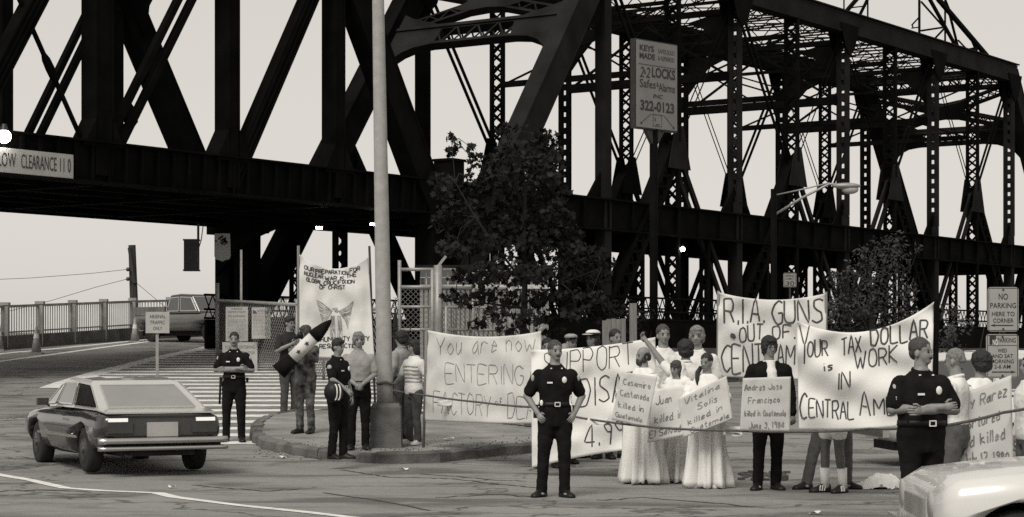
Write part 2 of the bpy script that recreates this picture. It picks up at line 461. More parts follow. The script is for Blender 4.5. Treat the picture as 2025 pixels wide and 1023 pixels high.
tag(q.build('gutter_grit', M['earth'], fix=False), 'loose grit and dirt along the worn kerb', kind='stuff')
q = MB(); rr = random.Random(4)
for i in range(70):
    p = ghit(rr.uniform(1465, 1560), rr.uniform(935, 952)); s = rr.uniform(.02, .06)
    q.box((p.x, p.y, p.z + s * .3), (s * 1.6, s, s * .5), rr.random() * 3)
tag(q.build('rubble', M['earth'], fix=False), 'scattered dark debris behind the man in the dark jacket', kind='stuff')
# low broken wall under the banner hem
q = tag(MB().build('tmp', M['stone']), 'x'); bpy.data.objects.remove(q)
wall = thing('low_stone_wall', 'low broken stone edging under the factory banner hem', 'wall', ghit(960, 846))
rr = random.Random(8)
for i in range(16):
    p = ghit(895 + i * 15, 838 + i * 1.6); p.z = ground_z(p.x, p.y)
    MB().box((p.x, p.y, p.z + .06), (0.13 + .03 * rr.random(), .16 + .06 * rr.random(), .11 + .08 * rr.random()), rr.uniform(-.2, .2)).build('stone', M['stone'] if i % 3 else M['concrete'], wall)

# ramp parapet and railing at the left rear
rl = [(-21.0, 63.0), (-17.28, 70.0), (-14.3, 80.0), (-11.7, 84.0), (-8.0, 88.0)]
pr = thing('ramp_railing', 'pale ramp railing of posts and thin pickets on a dark parapet', 'railing', (rl[1][0], rl[1][1], g(*rl[1])))
def rail_at(t):
    k = min(int(t), len(rl) - 2); u = t - k; a, b = rl[k], rl[k + 1]
    x, y = a[0] + (b[0] - a[0]) * u, a[1] + (b[1] - a[1]) * u
    return Vector((x, y, g(x, y)))
samp = [rail_at(i * 0.05) for i in range(81)]
L = [0]
for a, b in zip(samp, samp[1:]): L.append(L[-1] + (b - a).length)
def rail_s(s):
    for i in range(len(L) - 1):
        if L[i] <= s <= L[i + 1]:
            return samp[i].lerp(samp[i + 1], (s - L[i]) / (L[i + 1] - L[i]))
    return samp[-1]
q = MB(); rings = []
for p in samp[::4]: rings.append([p + Vector(o) for o in ((-.1, -.15, -.3), (.1, -.15, -.3), (.1, -.12, .46), (-.1, .12, .46), (-.1, .15, -.3))])
q.loft(rings); q.build('parapet', mat('dark_parapet', .10, .9, .4, 2), pr)
up = Vector((0, 0, 1))
for zz, ww in ((1.46, .09), (.58, .05)):
    q = MB()
    for a, b in zip(samp[::4], samp[4::4]): q.bar(a + up * zz, b + up * zz, .07, ww, (0, 0, 1))
    q.build('handrail', M['rail'], pr)
s = 0.6; q = MB()
while s < L[-1]:
    p = rail_s(s); q.bar(p + up * .45, p + up * 1.44, .03, .03); s += 0.165
tag(q.build('pickets', M['rail'], pr), kind='stuff')
s = 1.2
while s < L[-1]:
    p = rail_s(s); q = MB(); q.box(p + up * .78, (.24, .24, 1.46)); q.box(p + up * 1.55, (.30, .30, .10)); q.build('post', M['rail'], pr); s += 2.35

def cone(px, py, label):
    p = ghit(px, py); t = thing('traffic_cone', label, 'cone', p, 0, 'traffic cones on the ramp')
    MB().box((0, 0, .02), (.42, .42, .05)).build('base', M['cone'], t, world=False)
    MB().tube([(0, 0, .045), (0, 0, .45), (0, 0, .88), (0, 0, .9)], [.17, .10, .035, .02], 14).build('body', M['cone'], t, world=False, smooth=True)
    MB().tube([(0, 0, .50), (0, 0, .66)], [.098, .075], 14, cap=False).build('collar', M['sign_white'], t, world=False)
cone(72, 700, 'traffic cone on the ramp between two railing posts, clear of any pole')
cone(267, 677, 'traffic cone on the ramp in front of the utility pole')
cone(-2, 694, 'traffic cone on the ramp at the far end of the railing from the pickup')

# open cracks and tar seams in the asphalt
tar = mat('tar_seam', .035, .8, .5, 6)
for pts in ([(600, 905), (640, 909), (690, 912)], [(675, 930), (730, 938), (770, 944), (840, 946), (905, 948), (1000, 960), (1060, 965)], [(830, 938), (920, 944), (980, 950), (1040, 952)], [(30, 905), (120, 907), (200, 914)],
            [(0, 972), (90, 969), (180, 974)], [(1180, 990), (1270, 985), (1400, 994), (1480, 1003)], [(380, 960), (450, 966), (530, 972), (590, 968)], [(860, 985), (990, 978), (1060, 984)], [(1560, 868), (1700, 870), (1790, 876)], [(0, 760), (60, 757), (110, 756)], [(0, 828), (40, 826), (80, 829)], [(640, 975), (760, 992), (850, 1010)]):
    P_ = []
    for a, b in zip(pts, pts[1:]):
        for k in range(6):
            u = k / 6; P_.append(ghit(a[0] + (b[0] - a[0]) * u, a[1] + (b[1] - a[1]) * u + 2.2 * hash2(a[0] + k * 3.3, a[1])))
    P_.append(ghit(*pts[-1])); strip(P_, .05, .004, 'tar_seam', road, tar)
# ================================================================== THE BRIDGE
TH = math.atan2(3800 - CX, FPX)
bv = Vector((math.sin(TH), math.cos(TH), 0)); pv = Vector((-math.cos(TH), math.sin(TH), 0))
B0 = Vector(((867 - CX) / 61.75, FPX / 61.75, 0))
PL = 10.04                                   # panel length
def B(t, w, z): return B0 + bv * t + pv * w + Vector((0, 0, z))
WM, WL = 8.1, 9.2                            # truss-to-truss widths of the two spans
ZD0, ZD1 = 6.0, 7.05                        # upper (rail) deck girder
ZB, ZT = 2.55, 16.0                          # bottom and top chords of the long span
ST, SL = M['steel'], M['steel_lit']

def lattice(q, p0, p1, w, d, n=None, step=None, edge=0.10, lace=0.05, single=False, solid=False):
    """built-up member: edge plates joined by zigzag lacing on both faces; n = normal of the laced face"""
    n = Vector(n if n is not None else pv).normalized(); p0, p1 = Vector(p0), Vector(p1)
    a = (p1 - p0); ln = a.length; a.normalize(); u = a.cross(n).normalized()
    for s in (-1, 1):
        q.bar(p0 + u * s * (w / 2 - edge / 2), p1 + u * s * (w / 2 - edge / 2), edge, d, n)
    step = step or w * 0.8; k = max(2, int(ln / step)); hw = w / 2 - edge * .6
    for side in ((0,) if single else (-1, 1)):
        off = n * side * d * 0.46
        for i in range(k):
            A = p0 + a * (ln * i / k) + off; Bq = p0 + a * (ln * (i + 1) / k) + off
            sg = 1 if (i % 2 == 0) else -1
            q.bar(A + u * hw * sg, Bq - u * hw * sg, lace, 0.02, n)
            if side <= 0 and not single: q.bar(A - u * hw * sg, Bq + u * hw * sg, lace, 0.02, n)
    if not single:
        for e in (p0, p1): 
            q.bar(e - u * hw, e + u * hw, edge * 3, d * .92, n)
def box_member(q, p0, p1, w, d, n=None, flange=0.05):
    n = Vector(n if n is not None else pv).normalized()
    q.bar(p0, p1, w, d, n)
    a = (Vector(p1) - Vector(p0)).normalized(); u = a.cross(n).normalized()
    for s in (-1, 1):                                     # cover-plate lips and rivet ribs
        q.bar(Vector(p0) + u * s * (w / 2 - .03), Vector(p1) + u * s * (w / 2 - .03), .07, d + .05, n)
def eyebars(q, p0, p1, gap, w, d=0.06, n=None, cnt=2):
    n = Vector(n if n is not None else pv).normalized(); a = (Vector(p1) - Vector(p0)).normalized(); u = a.cross(n).normalized()
    for i in range(cnt):
        o = u * gap * (i - (cnt - 1) / 2)
        q.bar(Vector(p0) + o, Vector(p1) + o, w, d, n)

# ---------------------------------------------------------------- long through span
span = thing('truss_bridge', 'long black riveted through truss span carrying two decks', 'bridge', B(0, 0, 0))
def part(name, fn, m=None): q = MB(); fn(q); return q.build(name, m or ST, span)
for w, near in ((0, True), (WM, False)):
    def P(k, z, o=0): return B(k * PL, w + o, z)
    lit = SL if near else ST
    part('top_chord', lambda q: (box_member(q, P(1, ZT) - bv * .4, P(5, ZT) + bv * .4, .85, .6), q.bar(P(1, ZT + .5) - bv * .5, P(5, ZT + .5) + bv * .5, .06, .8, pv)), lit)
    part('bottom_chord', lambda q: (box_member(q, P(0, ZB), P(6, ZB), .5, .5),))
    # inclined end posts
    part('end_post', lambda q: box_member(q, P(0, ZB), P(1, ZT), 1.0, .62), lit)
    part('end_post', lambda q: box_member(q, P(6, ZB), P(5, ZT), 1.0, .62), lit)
    for k in range(1, 6):
        part('post', lambda q: (q.bar(P(k, ZB), P(k, ZD1 + .5), .46, .42, pv), [q.bar(P(k, ZD1 + .5, o_), P(k, ZT - .3, o_), .14, .20, pv) for o_ in (-.19, .19)], [q.bar(P(k, z_), P(k, z_ + .26), .14, .24, pv) for z_ in [ZD1 + .5 + i_ * .46 for i_ in range(18)]]) if k > 1 else q.bar(P(k, ZB), P(k, ZT - .3), .46, .42, pv), lit)
    # gussets at the chord joints
    for k in range(1, 6):
        def gus(q):
            z = ZT - .35
            for o in (-.34, .34):
                q.plate([P(k, z + .3, o) - bv * .95, P(k, z + .3, o) + bv * .95, P(k, z - .75, o) + bv * .45, P(k, z - 1.1, o), P(k, z - .75, o) - bv * .45], pv, .03)
        part('gusset_plate', gus)
        def gus2(q):   # bracket where the rail deck frames into the post
            q.plate([P(k, ZD1 - .1) - bv * 1.25, P(k, ZD1 - .1) + bv * .25, P(k, ZD1 + 1.15) + bv * .2, P(k, ZD1 + 1.15) - bv * .1], pv, .08)
        part('deck_bracket', gus2)
    # subdivided panels
    for k in (0.5, 1.5, 2.5, 3.5, 4.5, 5.5):
        zn = (ZB + ZT) / 2 if 1 < k < 5 else (ZB + ZT) / 2
        if 1 < k < 5:
            part('sub_post', lambda q: lattice(q, P(k, zn + .3), P(k, ZT - .4), .66, .16, bv, .40, .13, .08))
            part('node_plate', lambda q: [q.plate([P(k, zn + .9, o) - bv * .28, P(k, zn + .9, o) + bv * .28, P(k, zn - .75, o) + bv * .85, P(k, zn - .75, o) - bv * .85], pv, .03) for o in (-.3, .3)], lit)
            left = k < 3
            a, b = (k - .5, k + .5) if left else (k + .5, k - .5)
            part('upper_diagonal', lambda q: eyebars(q, P(a, ZT - .3), P(k, zn), .34, .13))
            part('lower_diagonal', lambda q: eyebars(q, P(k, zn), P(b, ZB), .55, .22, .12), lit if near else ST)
            part('sub_strut', lambda q: lattice(q, P(k, zn), P(a, ZB), .85, .45, pv, .5, .2, .08))
            part('counter_rod', lambda q: (eyebars(q, P(b, ZT - .4), P(k, zn), .3, .035, .035), ))
        else:
            c = 1 if k < 1 else 5
            part('sub_strut', lambda q: lattice(q, P(k, zn), P(c, ZB), .8, .45, pv, .5, .2, .08))
            part('upper_diagonal', lambda q: eyebars(q, P(c, ZT - .4), P(2 if c == 1 else 4, ZT - .4), .01, .05) if False else eyebars(q, P(k, zn), P(k, ZB), .3, .1))
        part('hanger', lambda q: lattice(q, P(k, ZB), P(k, zn - .2), .60, .16, bv, .42, .13, .08))
        # lower truss posts between the decks
    for k in range(0, 6):
        for dk in (0.25, 0.75):
            if near or dk == .25:
                part('deck_post', lambda q: lattice(q, P(k + dk, ZB), P(k + dk, ZD0), .42, .14, bv, .4, .10, .06))
    # rail deck girder
    part('deck_girder', lambda q: (q.bar(P(-.04, (ZD0 + ZD1) / 2), P(6, (ZD0 + ZD1) / 2), ZD1 - ZD0, .30, pv), q.bar(P(-.04, ZD1 + .02), P(6, ZD1 + .02), .06, .7, pv), q.bar(P(-.04, ZD0 - .02), P(6, ZD0 - .02), .06, .6, pv),
        [q.bar(P(i / 6, ZD0 + .05, -.2 if near else .2), P(i / 6, ZD1 - .05, -.2 if near else .2), .1, .12, pv) for i in range(0, 37)]))
# decks
part('rail_deck', lambda q: (q.plate([B(-.4, .16, 6.3), B(6 * PL, .16, 6.3), B(6 * PL, WM - .16, 6.3), B(-.4, WM - .16, 6.3)], (0, 0, 1), .4),
      [q.bar(B(i * PL / 2, .2, 6.3), B(i * PL / 2, WM - .2, 6.3), .7, .3, bv) for i in range(13)],
      [q.bar(B(0, x, 6.25), B(6 * PL, x, 6.25), .5, .2, pv) for x in (2.2, 3.6, 4.8, 6.0)]))
part('road_deck', lambda q: (q.plate([B(-1, -.9, 2.0), B(6 * PL, -.9, 2.0), B(6 * PL, WM + .9, 2.0), B(-1, WM + .9, 2.0)], (0, 0, 1), .3),
      q.bar(B(-1, -1.0, 2.2), B(6 * PL, -1.0, 2.2), 1.0, .12, pv),
      q.bar(B(-1, WM + 1, 2.2), B(6 * PL, WM + 1, 2.2), 1.0, .12, pv)))
def lrail(q, w):
    for z in (2.75, 3.55, 3.05): q.bar(B(-1, w, z), B(6 * PL, w, z), .07, .07, pv)
    n = 150
    for i in range(n):
        a, b = -1 + (6 * PL + 1) * i / n, -1 + (6 * PL + 1) * (i + 1) / n
        q.bar(B(a, w, 2.75), B(b, w, 3.55), .04, .02, pv); q.bar(B(b, w, 2.75), B(a, w, 3.55), .04, .02, pv)
for w in (-1.05, WM + 1.05): part('lattice_railing', lambda q: lrail(q, w))
# top lateral bracing
for i in range(4, 21):
    k = i / 4
    part('lateral_strut', lambda q: lattice(q, B(k * PL, .3, ZT - .05), B(k * PL, WM - .3, ZT - .05), .7 if i % 2 == 0 else .5, .10, bv, .60, .06, .045, True))
for i in range(2, 10):
    a, b = i / 2 * PL, (i / 2 + .5) * PL
    part('lateral_brace', lambda q: (lattice(q, B(a, .3, ZT + .2), B(b, WM - .3, ZT + .2), .36, .06, bv, .5, .045, .04, True), lattice(q, B(a, WM - .3, ZT - .1), B(b, .3, ZT - .1), .36, .06, bv, .5, .045, .04, True)))
# sway frames between the posts
for k in (2, 3, 4):
    def sway(q):
        t = k * PL; z0, z1 = 12.65, ZT - .9
        q.bar(B(t, .25, z0), B(t, WM - .25, z0), .34, .3, bv)
        q.bar(B(t, .25, z1 + .1), B(t, WM - .25, z1 + .1), .16, .2, bv)
        for s in (.3, WM - .3):
            sg = 1 if s < 1 else -1
            q.plate([B(t, s, z1 + .2), B(t, s + sg * 1.9, z1 - .2), B(t, s + sg * 1.1, z1 - .5), B(t, s + sg * .5, z1 - 1.1), B(t, s, z1 - 1.7)], bv, .12)
        for a, b in ((.3, WM - .3), (WM - .3, .3)): q.bar(B(t, a, z0), B(t, (a + b) / 2 , z1 - .2), .10, .08, bv); q.bar(B(t, (a + b) / 2, z0), B(t, b, z1 - .2), .07, .07, bv)
    part('sway_frame', sway)
for k in (1.5, 2.5, 3.5, 4.5):
    def sway2(q):
        t = k * PL
        q.bar(B(t, .25, ZT - 1.1), B(t, WM - .25, ZT - 1.1), .14, .15, bv)
        q.bar(B(t, .25, 9.3 + 3.0), B(t, WM - .25, 9.3 + 3.0), .22, .2, bv)
        q.bar(B(t, .3, 12.3), B(t, WM - .3, ZT - 1.2), .07, .07, bv); q.bar(B(t, WM - .3, 12.3), B(t, .3, ZT - 1.2), .07, .07, bv)
    part('sway_frame', sway2)
# portals lying in the planes of the end posts
def portal(c, f0, f1, low):
    """c: 0 or 6 end; f = fraction down the end post from its top"""
    top, bot = (1, 0) if c == 0 else (5, 6)
    def E(w, f): return B((top + (bot - top) * f) * PL, w, ZT + (ZB - ZT) * f)
    ax = (E(0, 0) - E(0, 1)).normalized(); n = ax.cross(pv).normalized()
    a, b = .35, WM - .35; m = WM / 2
    part('portal_strut', lambda q: (lattice(q, E(a, low), E(b, low), .85, .35, n, .45, .12, .07), q.bar(E(a, low) + ax * .42, E(b, low) + ax * .42, .14, .5, n)), SL)
    part('portal_strut', lambda q: (lattice(q, E(a, .02), E(b, .02), .8, .35, n, .45, .12, .07), q.bar(E(a, .02) + ax * .40, E(b, .02) + ax * .40, .14, .5, n)), SL)
    mid = (low + .02) / 2
    for (w0, w1, f_0, f_1) in ((a, m, low - .03, mid), (m, b, mid, .05), (a, m, .05, mid), (m, b, mid, low - .03)):
        part('portal_brace', lambda q: (lattice(q, E(w0, f_0), E(w1, f_1), .5, .3, n, .4, .1, .06),), SL)
    part('portal_plate', lambda q: q.plate([E(m, mid) + pv * x + ax * y for x, y in ((-1.5, -.35), (-.9, -.5), (0, -.42), (.9, -.5), (1.5, -.35), (1.0, 0), (1.5, .5), (.9, .55), (0, .4), (-.9, .55), (-1.5, .5), (-1.0, 0))], n, .33), SL)
    for w, sg in ((a, 1), (b, -1)):          # curved knee gussets
        pts = [E(w, low) + ax * 1.25, E(w, low) + ax * 1.0 + pv * sg * .5, E(w, low) + ax * .62 + pv * sg * 1.7, E(w, low) + ax * .35 + pv * sg * 2.1, E(w, low) - ax * .42 + pv * sg * 2.0]
        for i in range(6):
            an = i / 5 * math.pi / 2; pts.append(E(w, low) - ax * (.45 + 1.5 * (1 - math.cos(an))) + pv * sg * (1.7 * (1 - math.sin(an))))
        part('knee_gusset', lambda q: q.plate(pts, n, .34), SL)
portal(0, 0, 0, 0.215)
portal(6, 0, 0, 0.215)
# shoes under the far and near ends
for w in (0, WM): part('end_shoe', lambda q: q.box(B(0, w, ZB - .45), (1.3, .9, .5), -TH))
# rail signal mast frames standing on the top laterals (thin latticed A-frames)
def mast(q, segs, w):
    for (x0, y0, x1, y1, th) in segs:
        def hit(px, py):
            d = Vector(((px - CX) / FPX, 1, (HY - py) / FPX)); o = Vector((0, 0, EYE)); p0 = B(0, w, 0)
            k = (p0 - o).dot(pv) / d.dot(pv); return o + d * k
        q.bar(hit(x0, y0), hit(x1, y1), th, th * .8, pv)
part('mast_frame', lambda q: mast(q, [(1818, -160, 1818, 86, .11), (1869, -160, 1869, 100, .09), (1837, -4, 1897, 104, .16), (1800, -70, 1837, -4, .16), (1855, -2, 1956, 116, .22), (1780, -90, 1855, -2, .2), (1915, 65, 1937, 116, .1), (1878, 28, 1895, 96, .12),
      (1822, 4, 1868, 56, .08), (1822, 61, 1868, 54, .09), (1868, 56, 1838, 88, .08), (1803, 50, 1818, 34, .06), (1803, 56, 1818, 54, .06), (1804, 50, 1806, 56, .06), (1895, 80, 1910, 96, .07), (1902, 104, 1930, 98, .25), (1868, -4, 1880, 26, .09)], 1.2))
part('mast_frame', lambda q: mast(q, [(1669, -160, 1669, 34, .06), (1716, -160, 1716, 55, .07), (1669, 28, 1700, -8, .16), (1700, -8, 1760, -70, .16), (1693, 45, 1716, -2, .12), (1680, 16, 1712, 12, .06), (1716, -20, 1690, -60, .07)], 1.2))

# ---------------------------------------------------------------- approach span with the low-clearance girder
lsp = thing('approach_span', 'black steel approach truss with low clearance girder over the ramp', 'bridge', B(-.4, 0, 0))
def lpart(name, fn, m=None): q = MB(); fn(q); return q.build(name, m or ST, lsp)
LT = [-.4, -5.3, -10.0, -15.0, -19.9, -24.9, -29.9, -34.9]; LZT, LZB = 13.9, 6.2
for w, near in ((0, True), (WL, False)):
    def Q(i, z, o=0): return B(LT[i], w + o, z)
    lit = ST
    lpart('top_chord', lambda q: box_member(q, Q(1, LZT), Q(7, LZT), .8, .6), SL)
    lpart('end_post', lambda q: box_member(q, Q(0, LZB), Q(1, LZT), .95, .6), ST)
    for i in range(1, 8):
        lpart('post', lambda q: box_member(q, Q(i, LZB), Q(i, LZT), .62 if i == 3 else .44, .5))
        lpart('foot_gusset', lambda q: q.plate([Q(i, ZD1 - .1) - bv * .75, Q(i, ZD1 - .1) + bv * .7, Q(i, ZD1 + .8) + bv * .2, Q(i, ZD1 + .8) - bv * .2], pv, .55))
        lpart('head_gusset', lambda q: q.plate([Q(i, LZT - .3) - bv * .9, Q(i, LZT - .3) + bv * .9, Q(i, LZT - 1.3) + bv * .3, Q(i, LZT - 1.3) - bv * .3], pv, .55))
    for i in range(1, 7):
        if near:
            if i in (1, 5): lpart('diagonal', lambda q: (q.bar(Q(i, LZT), Q(i + 1, LZB), .5, .36, pv), eyebars(q, Q(i, LZT, -.2), Q(i + 1, LZB, -.2), .16, .07, .05, None, 3)))
            elif i in (3,): lpart('diagonal', lambda q: (q.bar(Q(i, LZT), Q(i + 1, LZB), .48, .36, pv), eyebars(q, Q(i, LZT, -.2), Q(i + 1, LZB, -.2), .14, .05, .05, None, 4)))
            else: lpart('diagonal', lambda q: eyebars(q, Q(i, LZT), Q(i + 1, LZB), .42, .17, .2))
        else:
            lpart('diagonal', lambda q: eyebars(q, Q(i, LZT), Q(i + 1, LZB), .42, .2, .2))
    if near:
        def rod(q):
            a, b = Q(4, LZT), Q(3, LZB); q.bar(a, b, .09, .09, pv)
            c = a.lerp(b, .66); d_ = (b - a).normalized(); q.tube([c - d_ * .45, c - d_ * .25, c, c + d_ * .25, c + d_ * .45], [.05, .11, .12, .11, .05], 8)
        lpart('turnbuckle_rod', rod)
    lpart('deck_girder', lambda q: (q.bar(Q(0, 6.52) + bv * .2, Q(7, 6.52), 1.04, .3, pv), q.bar(Q(0, 7.06) + bv * .2, Q(7, 7.06), .05, .7, pv), q.bar(Q(0, 6.0, -.1), Q(7, 6.0, -.1), .06, .55, pv),
       [q.bar(Q(0, 6.05, -.2) - bv * i * .6, Q(0, 7.0, -.2) - bv * i * .6, .09, .12, pv) for i in range(1, 58)]))
lpart('rail_deck', lambda q: (q.plate([B(-.2, .16, 6.35), B(-35, .16, 6.35), B(-35, WL - .16, 6.35), B(-.2, WL - .16, 6.35)], (0, 0, 1), .4),
      [q.bar(B(x, .2, 6.3), B(x, WL - .2, 6.3), .7, .3, bv) for x in LT], [q.bar(B(-.4, x, 6.3), B(-35, x, 6.3), .55, .2, pv) for x in (2, 3.6, 5.6, 7.2)]))
# timber tie ends showing under the girder
q = MB()
for i in range(96): q.box(B(-.6 - i * .36, WL + .12, 5.96), (.14, .7, .14), -TH)
tag(q.build('tie_ends', ST, lsp), kind='stuff')
def lp(q):
    e = lambda w, f: B(LT[0] + (LT[1] - LT[0]) * (1 - f), w, LZB + (LZT - LZB) * (1 - f))
    ax = (e(0, 0) - e(0, 1)).normalized(); n = ax.cross(pv)
    q.bar(e(.3, .02), e(WL - .3, .02), 1.0, .4, n)
    for w, sg in ((.3, 1), (WL - .3, -1)):
        pts = [e(w, 0)] + [e(w, 0) + pv * sg * 2.2] + [e(w, 0) - ax * (.7 + 1.6 * (1 - math.cos(i / 5 * math.pi / 2))) + pv * sg * (2.0 * (1 - math.sin(i / 5 * math.pi / 2)) + .1) for i in range(6)]
        q.plate(pts, n, .38)
lpart('portal_strut', lp)
lpart('sub_strut', lambda q: lattice(q, B(-4.6, WL, 9.4), B(-7.2, WL, 6.6), .75, .4, pv, .42, .14, .08))
# steel columns where the two spans meet
for w, x in ((0, -.4), (0, 1.0), (WL, .25), (WM, .0)):
    lpart('column', lambda q: (box_member(q, B(x, w, g(*B(x, w, 0).xy) - .3), B(x, w, 6.1), .62, .6), q.box(B(x, w, 5.8), (1.1, 1.0, .3), -TH), q.box(B(x, w, g(*B(x, w, 0).xy) + .2), (1.1, 1.0, .5), -TH)))
lpart('column_brace', lambda q: (q.plate([B(-.3, WL, 6.1), B(-.3, 5.6, 6.1), B(-.3, 6.4, 5.8), B(-.3, 7.4, 5.5), B(-.3, 8.4, 4.9), B(-.3, WL, 4.2)], bv, .2),))
q = MB(); q.box(B(.3, -.2, 7.3), (.7, .7, .8), -TH); q.box(B(.3, -.2, 7.74), (.8, .8, .08), -TH); q.build('control_box', ST, lsp)

# masonry abutment wall below the long span
ab = thing('abutment_wall', 'dark stone retaining wall under the long truss span', 'wall', B(20, -1.2, 0))
rr = random.Random(5)
for r_ in range(3):
    t = 4.0 + (r_ % 2) * .6
    while t < 62:
        ln = 1.25 + .3 * rr.random(); z0 = .0 + r_ * .58; c = B(t + ln / 2, -.95 + .05 * rr.random(), z0 + .29)
        MB().box(c, (.5, ln - .03, .55), -TH).build('stone_block', M['stone'], ab); t += ln
MB().box(B(33, -.55, .85), (.3, 58, 1.9), -TH).build('backing', M['stone'], ab)

# lit lamps and small fittings on the bridge
def bridge_lamp(px, py, w, r, label, tube=False):
    d = Vector(((px - CX) / FPX, 1, (HY - py) / FPX)); p0 = B(0, w, 0); o = Vector((0, 0, EYE)); k = (p0 - o).dot(pv) / d.dot(pv); p = o + d * k
    t = thing('bridge_lamp', label, 'lamp', p)
    if tube:
        q = MB(); q.tube([p - bv * r * 2.2, p + bv * r * 2.2], r * .55, 8); q.build('bulb', M['bulb'], t, True)
        q = MB(); q.bar(p - bv * r * 2.6 + up * r, p + bv * r * 2.6 + up * r, r * .8, r * 2, pv); q.build('housing', M['dark_metal'], t)
    else:
        MB().ell(p, (r, r, r), 16, 10).build('bulb', M['bulb'], t, True)
        MB().tube([p + up * r * .8, p + up * r * 1.8], [r * .7, r * .35], 10).build('housing', M['dark_metal'], t)
bridge_lamp(8, 270, -.45, .17, 'bright round lamp above the low clearance sign')
bridge_lamp(738, 444, 1.0,   .06, 'lit strip lamp under the deck beside the tall pale lamp post', True)
bridge_lamp(631, 451, 2.0,   .06, 'lit strip lamp under the deck above the painted cloth banner', True)
bridge_lamp(1350, 493, -.4, .09, 'small round lit lamp under the rail deck below the locks sign')
# ================================================================== STREET FURNITURE AND SIGNS
def put_text(q, pts_fs, origin, ux, uz, mi=0, nrm=None, off=0.004):
    pts, fs = pts_fs; n = nrm if nrm is not None else ux.cross(uz).normalized()
    q.add([origin + ux * x + uz * z + n * off for x, z in pts], fs, mi)
def face_axes(yaw, roll=0.0):
    """axes of a board facing the camera (-Y) turned by yaw about Z and rolled in its plane"""
    ux = Vector((math.cos(yaw), math.sin(yaw), 0)); uz = Vector((0, 0, 1))
    if roll:
        a = ux * math.cos(roll) + uz * math.sin(roll); b = uz * math.cos(roll) - ux * math.sin(roll); ux, uz = a, b
    return ux, uz, ux.cross(uz).normalized()
def board(q, c, w, h, ux, uz, th=.02, r=0.0, mi=0):
    n = ux.cross(uz).normalized()
    if r <= 0: pts = [(-w/2, -h/2), (w/2, -h/2), (w/2, h/2), (-w/2, h/2)]
    else:
        pts = []
        for cx_, cz, a0 in ((w/2 - r, -h/2 + r, -90), (w/2 - r, h/2 - r, 0), (-w/2 + r, h/2 - r, 90), (-w/2 + r, -h/2 + r, 180)):
            for k in range(5): a = R(a0 + 22.5 * k); pts.append((cx_ + r * math.cos(a), cz + r * math.sin(a)))
    q.plate([c + ux * x + uz * z for x, z in pts], n, th, mi)
def ring(q, c, w, h, ux, uz, t, off, r=0.03):
    n = ux.cross(uz).normalized() * off
    for (x, z, sx, sz) in ((0, h/2, w, t), (0, -h/2, w, t), (-w/2, 0, t, h), (w/2, 0, t, h)):
        q.add([c + n + ux * (x + a * sx / 2) + uz * (z + b * sz / 2) for a, b in ((-1, -1), (1, -1), (1, 1), (-1, 1))], [(0, 1, 2, 3)])

# tall pale lamp post on its square plinth
base = ghit(764, 884, KH)
lp_ = thing('lamp_post', 'tall tapered pale lamp post on a square concrete plinth', 'lamp post', base)
q = MB(); b = .25
q.loft([[Vector((sx * w, sy * w, z)) for sx, sy in ((-1, -1), (1, -1), (1, 1), (-1, 1))] for w, z in ((.245, -.02), (.235, .04), (.225, .60), (.19, .66))])
q.build('plinth', mat('plinth_concrete', .10, .9, .3, 5, bump=.5), lp_, world=False)
# leans slightly as in the picture
q = MB(); ps = [(-.012 - .0165 * z, 0, z) for z in (.62, 1.0, 3, 5, 7, 9.2)]
q.tube(ps, [.125, .122, .112, .10, .088, .072], 16); q.build('shaft', M['pole'], lp_, True, world=False)
q = MB(); q.tube([(-.16, 0, 9.15), (-.17, -.5, 9.5), (-.18, -1.4, 9.75), (-.18, -2.0, 9.75)], [.05, .045, .04, .04], 8); q.build('arm', M['galv'], lp_, True, world=False)
q = MB(); q.ell((-.18, -2.3, 9.72), (.14, .38, .09)); q.build('luminaire', M['galv'], lp_, True, world=False)
q = MB(); q.tube([(.0 + .135 * math.cos(a), .135 * math.sin(a), .96 + .015 * math.sin(3 * a)) for a in [i * math.pi / 8 for i in range(17)]], .025, 6); q.build('rope_tie', M['rope'], lp_, True, world=False)

# 'keys made' sign on a tall pole beside the bridge
sY = 50.0; sc = at(1299, 170, sY)
ks = thing('pole_sign', 'tall locksmith billboard on a dark pole in front of the truss', 'sign', (sc.x, sY, g(sc.x, sY)))
ux, uz, nn = face_axes(R(46)); W_, H_ = 1.50, 2.08; SX = W_ / 1.13
q = MB(); board(q, sc + nn * -.09, W_ + .06, H_ + .06, ux, uz, .16); q.build('cabinet', M['dark_metal'], ks)
q = MB(); board(q, sc, W_, H_, ux, uz, .03); q.build('panel', mat('billboard_panel', .19, .6, .1, 3), ks)
q = MB(); o = sc + nn * .016
def T(txt, x, z, size, width, bold=0.02, shear=0.0): put_text(q, printed(txt, size, width * SX, bold=bold, shear=shear), o + ux * x * SX + uz * z, ux, uz, 0, nn)
T('KEYS', -.30, .80, .19, .40, .03); T('MADE', -.29, .61, .19, .43, .03)
T('SAFES SOLD', .25, .79, .15, .46, -.004); T('& REPAIRED', .25, .62, .15, .46, -.002)
T('2', -.44, .16, .36, .12, .0, .2); T('&', -.35, .24, .14, .05); T('2', -.27, .16, .36, .12, .0, .2); T('LOCKS', .17, .20, .33, .66, .03)
T('Safes', -.27, -.08, .28, .44, .008); T('&', .005, -.02, .15, .06); T('Alarms', .27, -.12, .28, .46, .008)
T('INC', .0, -.30, .13, .28, .02, .25); T('322-0123', .0, -.62, .33, .95, .03)
